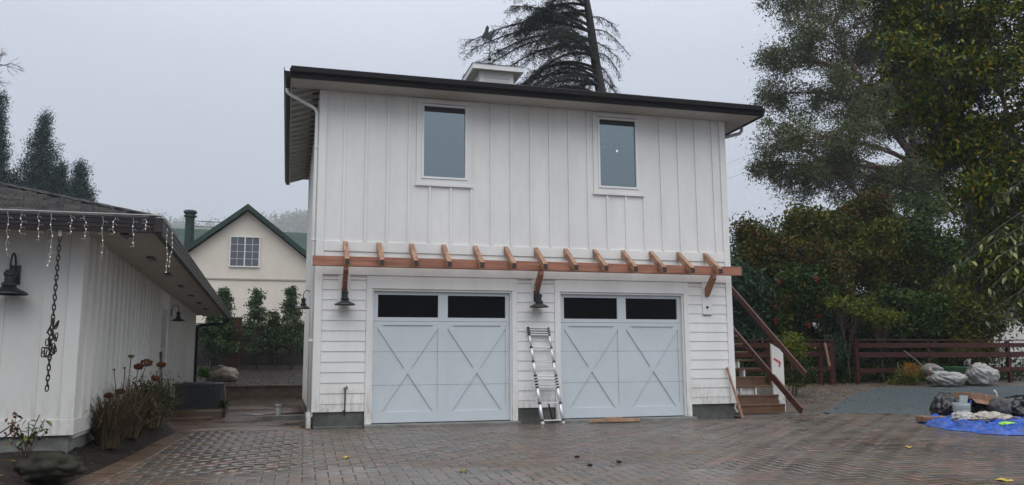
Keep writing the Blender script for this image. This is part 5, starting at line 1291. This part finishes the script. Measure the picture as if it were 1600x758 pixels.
# low hanging leafy bough with large single leaves in front of it
hb = at(1650, 300, -.5); bt_ = thing('leafy_bough', 'drooping bough of large yellow green leaves hanging in from the right edge', 'branch', hb)
mbh = MB(hb); big = []
for (a, b, n_) in [((1650, 300), (1478, 425), 26), ((1650, 330), (1465, 440), 20), ((1640, 380), (1540, 460), 20), ((1650, 250), (1545, 330), 18), ((1640, 400), (1570, 500), 18), ((1650, 430), (1535, 500), 16), ((1650, 300), (1590, 380), 14), ((1600, 380), (1525, 440), 14), ((1660, 180), (1575, 300), 14)]:
    Yq = -.5+random.uniform(-.5, .5); A_ = at(a[0], a[1], Yq); B_ = at(b[0], b[1], Yq-.2); cv = bez(A_, B_, (0, 0, .25), 8)
    mbh.tube(cv, [.014-.0014*i for i in range(9)], 5, cap=False)
    for k in range(n_):
        t = random.uniform(.15, 1); i = min(7, int(t*8)); p = cv[i].lerp(cv[i+1], t*8-i); big.append(p+Vector((random.gauss(0, .05), random.gauss(0, .05), -abs(random.gauss(0, .09)))))
mbh.build('twigs', M['bark'], bt_)
def bigleaf(m):
    vs = []; n = 5
    for i in range(n+1):
        t = i/n; w = .024*math.sin(math.pi*min(1, t*.92+.04))**.8; zc = -.05*t*t
        vs += [(-w, .125*t, zc+w*.35), (0, .125*t, zc), (w, .125*t, zc+w*.35)]
    fs = [(3*i+k, 3*i+k+1, 3*i+k+4, 3*i+k+3) for i in range(n) for k in (0, 1)]
    me = bpy.data.meshes.new('leaf'); me.from_pydata(vs, [], fs); me.polygons.foreach_set('use_smooth', [True]*len(fs)); me.materials.append(m); return me
LMS = [bigleaf(mat('yellow_green_leaf_%s' % c, (1, 1, 1), .35, .1, 9, rand=cc, island=False)) for c, cc in (('pale', [(.10, .14, .02), (.16, .18, .03), (.07, .11, .02)]), ('dark', [(.03, .06, .015), (.05, .08, .02), (.08, .11, .025)]))]
for k, p in enumerate(big[:290]):
    o = bpy.data.objects.new('leaf', LMS[0 if random.random() < .6 else 1]); COL.objects.link(o); o.parent = bt_; o.location = p-hb
    o.rotation_euler = (random.uniform(-1.3, -.2), random.uniform(-.5, .5), random.uniform(0, 6.28)); s = random.uniform(1.0, 1.75); o.scale = (s, s, s)
for k, px in enumerate(((1602, 355),)):
    pass

# clipped laurels in a row behind the retaining wall
rng = np.random.default_rng(31)
for i, (px, top, w_, lbl) in enumerate([(330, 470, 24, 'leftmost clipped laurel behind the ranch house gutter end'), (352, 452, 22, 'laurel with a pointed top just left of the brick pillar'), (401, 455, 26, 'laurel with a cone shaped top in the middle of the row'),
        (430, 490, 20, 'short laurel between the two pointed laurels'), (455, 452, 24, 'pointed laurel beside the garage wall')]):
    Yl = 15.2+.2*(i % 2); b = at(px, 573, Yl); L_ = []
    for py in range(top+8, 548, 14):
        r = w_*(.14+.80*min(1, (py-top)/62)); L_.append(lob(px+rng.uniform(-3, 3), py, Yl+rng.uniform(-.1, .1), r, 11, .8, 1))
    tree('laurel_tree', lbl, 'tree', [(b.x, Yl, G(b.x, Yl)-.05, .035), (b.x+.02, Yl, G(b.x, Yl)+.6, .028), (b.x, Yl, 2.6, .018)], L_, M['lf_laurel'], .105, .046, M['bark'], per=44, spread=.095, clus=20, group='laurels in a row along the board fence', limb_r=.012, twig_r=.006, shell=1)
small(322, 580, 12, 12, 12.5, 'lf_moss', 'bright green mossy plant beside the ranch house downspout', .06, .03, 60, 12, .07, n=4, gpy=597)
small(326, 545, 12, 22, 13.2, 'lf_blue', 'thin bluish seedling behind the mossy plant', .08, .03, 18, 10, .10, n=4, gpy=590)
small(349, 632, 6, 12, 3.6, 'lf_dark', 'small weed growing at the right side of the air conditioner', .05, .03, 30, 8, .04, n=3, gpy=650)

# conifers beyond the ranch house
rng = np.random.default_rng(8)
def conifer(px, top, wb, bot, Y_, lbl, asym=0):
    b = at(px, bot, Y_); h0 = G(b.x, Y_)
    mb = MB(Vector((b.x, Y_, h0))); tz_ = at(px, top, Y_).z; mb.tube([(b.x, Y_, h0), (b.x, Y_, tz_-.6)], [.3, .04], 7)
    root = thing('conifer', lbl, 'tree', (b.x, Y_, h0)); CC = []
    m = (b-CAMLOC).dot(_f)/FPX; z = tz_; zb_ = at(px, bot+25, Y_).z
    while z > zb_:
        t = (tz_-z)/(tz_-at(px, bot, Y_).z); rad_ = wb*m*(.10+.9*t)*rng.uniform(.75, 1.1); nb = int(5+9*t)
        for k in range(nb):
            a = rng.uniform(0, 6.28); r = rad_*rng.uniform(.75, 1.08)*(1+asym*math.cos(a)); e = Vector((b.x+math.cos(a)*r, Y_+math.sin(a)*r, z+rng.uniform(-.3, .3)+.15*r)); s = Vector((b.x, Y_, z-.1*r))
            mb.tube([s, s.lerp(e, .5)+Vector((0, 0, -.08)), e], [.04, .025, .01], 3, cap=False)
            for q in range(int(3+r*3.0)):
                tt_ = rng.uniform(.25, 1); CC.append(tuple(s.lerp(e, tt_)+Vector(rng.normal(size=3))*.14))
        z -= .34
    mb.build('trunk', M['barkdark'], root)
    P = np.array(CC); C = np.repeat(P, 24, axis=0)+rng.normal(size=(len(P)*24, 3))*np.array([.19, .19, .20])
    leaves('crown', M['lf_conifer'], C, .16, .05, root, (0, 0, 1), .5, org=(b.x, Y_, h0))
conifer(61, 180, 46, 305, 45, 'tall pointed conifer above the ranch house roof at the left')
conifer(123, 257, 24, 312, 47, 'small pointed conifer right of the tall one above the ranch house roof')
conifer(93, 262, 26, 312, 46, 'low rounded conifer between the two pointed conifers')
conifer(-12, 150, 26, 300, 44, 'conifer whose branch tips show at the left edge of the picture')
conifer(18, 275, 22, 312, 48, 'low conifer at the far left above the shake roof')
# bare twigs top left
p = at(-30, 130, 14); bt2 = thing('bare_tree', 'bare twiggy branch reaching in at the upper left edge', 'tree', (p.x, 14, .5)); o_ = Vector((p.x, 14, .5)); mb = MB(o_)
mb.tube([(p.x, 14, .4), (p.x, 14, 3), p], [.16, .12, .07], 8)
def twig(a, d, l, r, dep):
    b = a+d*l; mb.tube([a, a.lerp(b, .5)+Vector((random.gauss(0, .03), 0, random.gauss(0, .03)))*l, b], [r, r*.8, r*.6], 4, cap=False)
    if dep:
        for k in range(random.choice((2, 3, 3))):
            dd = (d+Vector((random.gauss(0, .5), random.gauss(0, .4), random.gauss(.05, .5)))).normalized(); twig(a.lerp(b, random.uniform(.5, 1)), dd, l*random.uniform(.55, .8), r*.6, dep-1)
random.seed(12)
for (ax, ay, bx2, by2) in ((-30, 130, 12, 95), (-25, 128, 5, 118), (-30, 125, 0, 85), (-20, 120, 15, 88)):
    a, b = at(ax, ay, 14), at(bx2, by2, 14); twig(a, (b-a).normalized(), (b-a).length*.62, .022, 4)
mb.build('branches', M['bark'], bt2)
# misty wooded hills
def hillz(x, y):
    return G(x, y)+168*math.exp(-((y-1150)/330)**2)*(.90+.10*math.sin(x*.0075+1.1)+.05*math.sin(x*.023)) if y > 400 else G(x, y)
xs = np.linspace(-600, 700, 50); ys = np.linspace(400, 1440, 30)
V = [(x, y, hillz(x, y)-.6) for y in ys for x in xs]; nx = len(xs)
F = [(j*nx+i, j*nx+i+1, (j+1)*nx+i+1, (j+1)*nx+i) for j in range(len(ys)-1) for i in range(nx-1)]
npmesh('hills', V, F, M['hill'], smooth=True, kind='structure')
C = []
for k in range(900):
    x = rng.uniform(-420, 260); y = rng.uniform(780, 1160); z = hillz(x, y); h = rng.uniform(14, 30)
    C.append(np.array([x, y, z+h*.5])+rng.normal(size=(90, 3))*np.array([h*.28, h*.28, h*.22]))
leaves('hillside_woods', M['lf_mid'], np.concatenate(C), 3.6, 2.4, None, kind='stuff')

# ---------------------------------------------------------------- plants of the flower bed
rng = np.random.default_rng(3); random.seed(9)
def blades(c, n, r, h, out, m, name, parent, org, wd=.010):
    V = []; F = []
    for k in range(n):
        a = random.uniform(0, 6.28); rr = r*math.sqrt(random.random()); x = c[0]+rr*math.cos(a); y = c[1]+rr*math.sin(a); hh = h*random.uniform(.45, 1.2)
        a2 = a+random.gauss(0, .6); d = Vector((math.cos(a2), math.sin(a2), 0)); sp = out*random.uniform(.15, 1.2); s = Vector((-d.y, d.x, 0))*wd*random.uniform(.6, 1.5)
        dr = random.uniform(.0, 1.1)*min(1, sp/out); b = len(V)
        for i in range(6):
            t = i/5; p = Vector((x, y, c[2]))+d*(sp*t**1.5)+Vector((0, 0, max(hh*(t*(1+.9*dr)-1.35*dr*t**2.6), -.06))); w_ = 1-t*.85
            V += [tuple(p-s*w_-Vector(org)), tuple(p+s*w_-Vector(org))]
        F += [(b+2*i, b+2*i+1, b+2*i+3, b+2*i+2) for i in range(5)]
    return npmesh(name, V, F, m, parent)
for i, (x, y, r, h, n, lbl) in enumerate([(-2.80, -3.25, .14, .62, 650, 'arching clump of dry grass nearest the corner of the ranch house'), (-2.74, -2.1, .16, .64, 620, 'dry grass clump below the russet flower heads'),
        (-2.64, -.7, .18, .70, 600, 'dark dry clump at the far end of the flower bed')]):
    z0 = bedz(x, y); t = thing('grass_clump', lbl, 'grass clump', (x, y, z0)); blades((x, y, z0), int(n*.62), r, h*1.22, .56, M['lf_dry'], 'grass_blades', t, (x, y, z0))
    if i == 2:
        P = np.array([(x, y, z0+.48)])+rng.normal(size=(2200, 3))*np.array([.17, .24, .15]); leaves('leaves', M['lf_dark'], P, .05, .025, t, org=(x, y, z0))
    if i < 2:
        P = np.array([(x, y+.1, z0+.46)])+rng.normal(size=(260, 3))*np.array([.16, .2, .09]); leaves('dry_leaves', M['lf_russet'], P, .045, .02, t, org=(x, y, z0))
def headplant(px, pyh, pyb, Y_, r, lbl, m='lf_russet', n=260):
    top = at(px, pyh, Y_); b = Vector((-2.76, Y_+.25, 0)); z0 = bedz(b.x, b.y); t = thing('dry_flower', lbl, 'flower', (b.x, b.y, z0)); o_ = (b.x, b.y, z0)
    q = MB(o_); q.tube(bez((b.x, b.y, z0), top, (.02, 0, .03), 5), .006, 5); q.build('stem', M['stem'], t)
    P = rng.normal(size=(n, 3)); P = P/np.linalg.norm(P, axis=1, keepdims=True)*np.array([r, r, r*.62])*rng.uniform(.75, 1, (n, 1))+np.array(tuple(top)); leaves('flower_head', M[m], P, .030, .022, t, org=o_)
headplant(229, 567, 655, -2.7, .085, 'largest russet dried flower head above the grass clumps')
headplant(217, 573, 650, -2.75, .065, 'russet flower head just left of the largest one')
headplant(252, 570, 655, -2.6, .065, 'rightmost russet dried flower head beside the shovel')
headplant(243, 591, 650, -2.7, .055, 'small pale brown flower head below the others')
headplant(188, 612, 660, -3.2, .06, 'low brown flower head in the middle of the grass')
headplant(170, 618, 665, -3.4, .06, 'lowest brown flower head at the left of the grass')
headplant(205, 557, 655, -2.9, .04, 'tall stem with a small yellow green tip', 'lf_moss', 40)
for px, pyh in ((178, 578), (195, 575)):
    headplant(px, pyh, 650, -3.0, .012, 'bare brown stalk, %s of the two left of the flower heads' % ('left' if px == 178 else 'right'), n=14)
# small leafy plant by the mossy rock
c = at(40, 700, -5.1); z0 = bedz(c.x, -5.1); t = thing('leafy_plant', 'small plant with green and reddish leaves at the ranch house corner', 'plant', (c.x, -5.1, z0)); o_ = (c.x, -5.1, z0)
q = MB(o_); tips = []
for (px, py) in ((18, 655), (30, 668), (45, 660), (62, 648), (70, 655), (58, 675), (15, 685), (40, 680), (75, 672)):
    e = at(px, py, -5.1+random.uniform(-.12, .12)); cv = bez((c.x+random.gauss(0, .02), -5.1, z0), e, (0, 0, .05), 5); q.tube(cv, .005, 4)
    for k in range(5): tips.append(tuple(cv[random.randint(3, 5)]+Vector((random.gauss(0, .02), random.gauss(0, .02), random.gauss(0, .02)))))
q.build('stems', M['bark'], t)
for k, tp3 in enumerate(tips):
    o = bpy.data.objects.new('leaf', LMS[1 if k % 3 else 0]); COL.objects.link(o); o.parent = t; o.location = Vector(tp3)-Vector(o_)
    o.rotation_euler = (random.uniform(-.9, .3), random.uniform(-.5, .5), random.uniform(0, 6.28)); s = random.uniform(.5, .85); o.scale = (s*1.3, s, s)
P = np.array([tuple(at(22, 668, -5.1))])+rng.normal(size=(40, 3))*np.array([.035, .04, .08]); leaves('red_leaves', M['lf_russet'], P, .06, .03, t, org=o_)
# cables on the house wall behind the plant
t = thing('wall_cables', 'two thin dark cables sagging along the ranch house wall at the left edge', 'cables', (-3.8, -4.6, .4)); q = MB((-3.8, -4.6, .4))
q.tube([at(-20, 690, -4.75), at(10, 670, -4.75), at(25, 660, -4.6)], .008, 5); q.tube([at(-20, 700, -4.75), at(12, 680, -4.75), at(28, 668, -4.6)], .008, 5); q.build('cable', M['blackplastic'], t)

# ---------------------------------------------------------------- air
hz = MB(); hz.box(-620, 720, -60, 1460, -2.5, 260)
hm = bpy.data.materials.new('pale_haze'); hm.use_nodes = True; nt2 = hm.node_tree
for x in list(nt2.nodes): nt2.nodes.remove(x)
ho = nt2.nodes.new('ShaderNodeOutputMaterial'); pv_ = nt2.nodes.new('ShaderNodeVolumePrincipled'); pv_.inputs['Color'].default_value = (.9, .93, .97, 1); pv_.inputs['Density'].default_value = .0006; pv_.inputs['Anisotropy'].default_value = .3
nt2.links.new(pv_.outputs[0], ho.inputs['Volume'])
hz.build('haze', hm, kind='stuff')
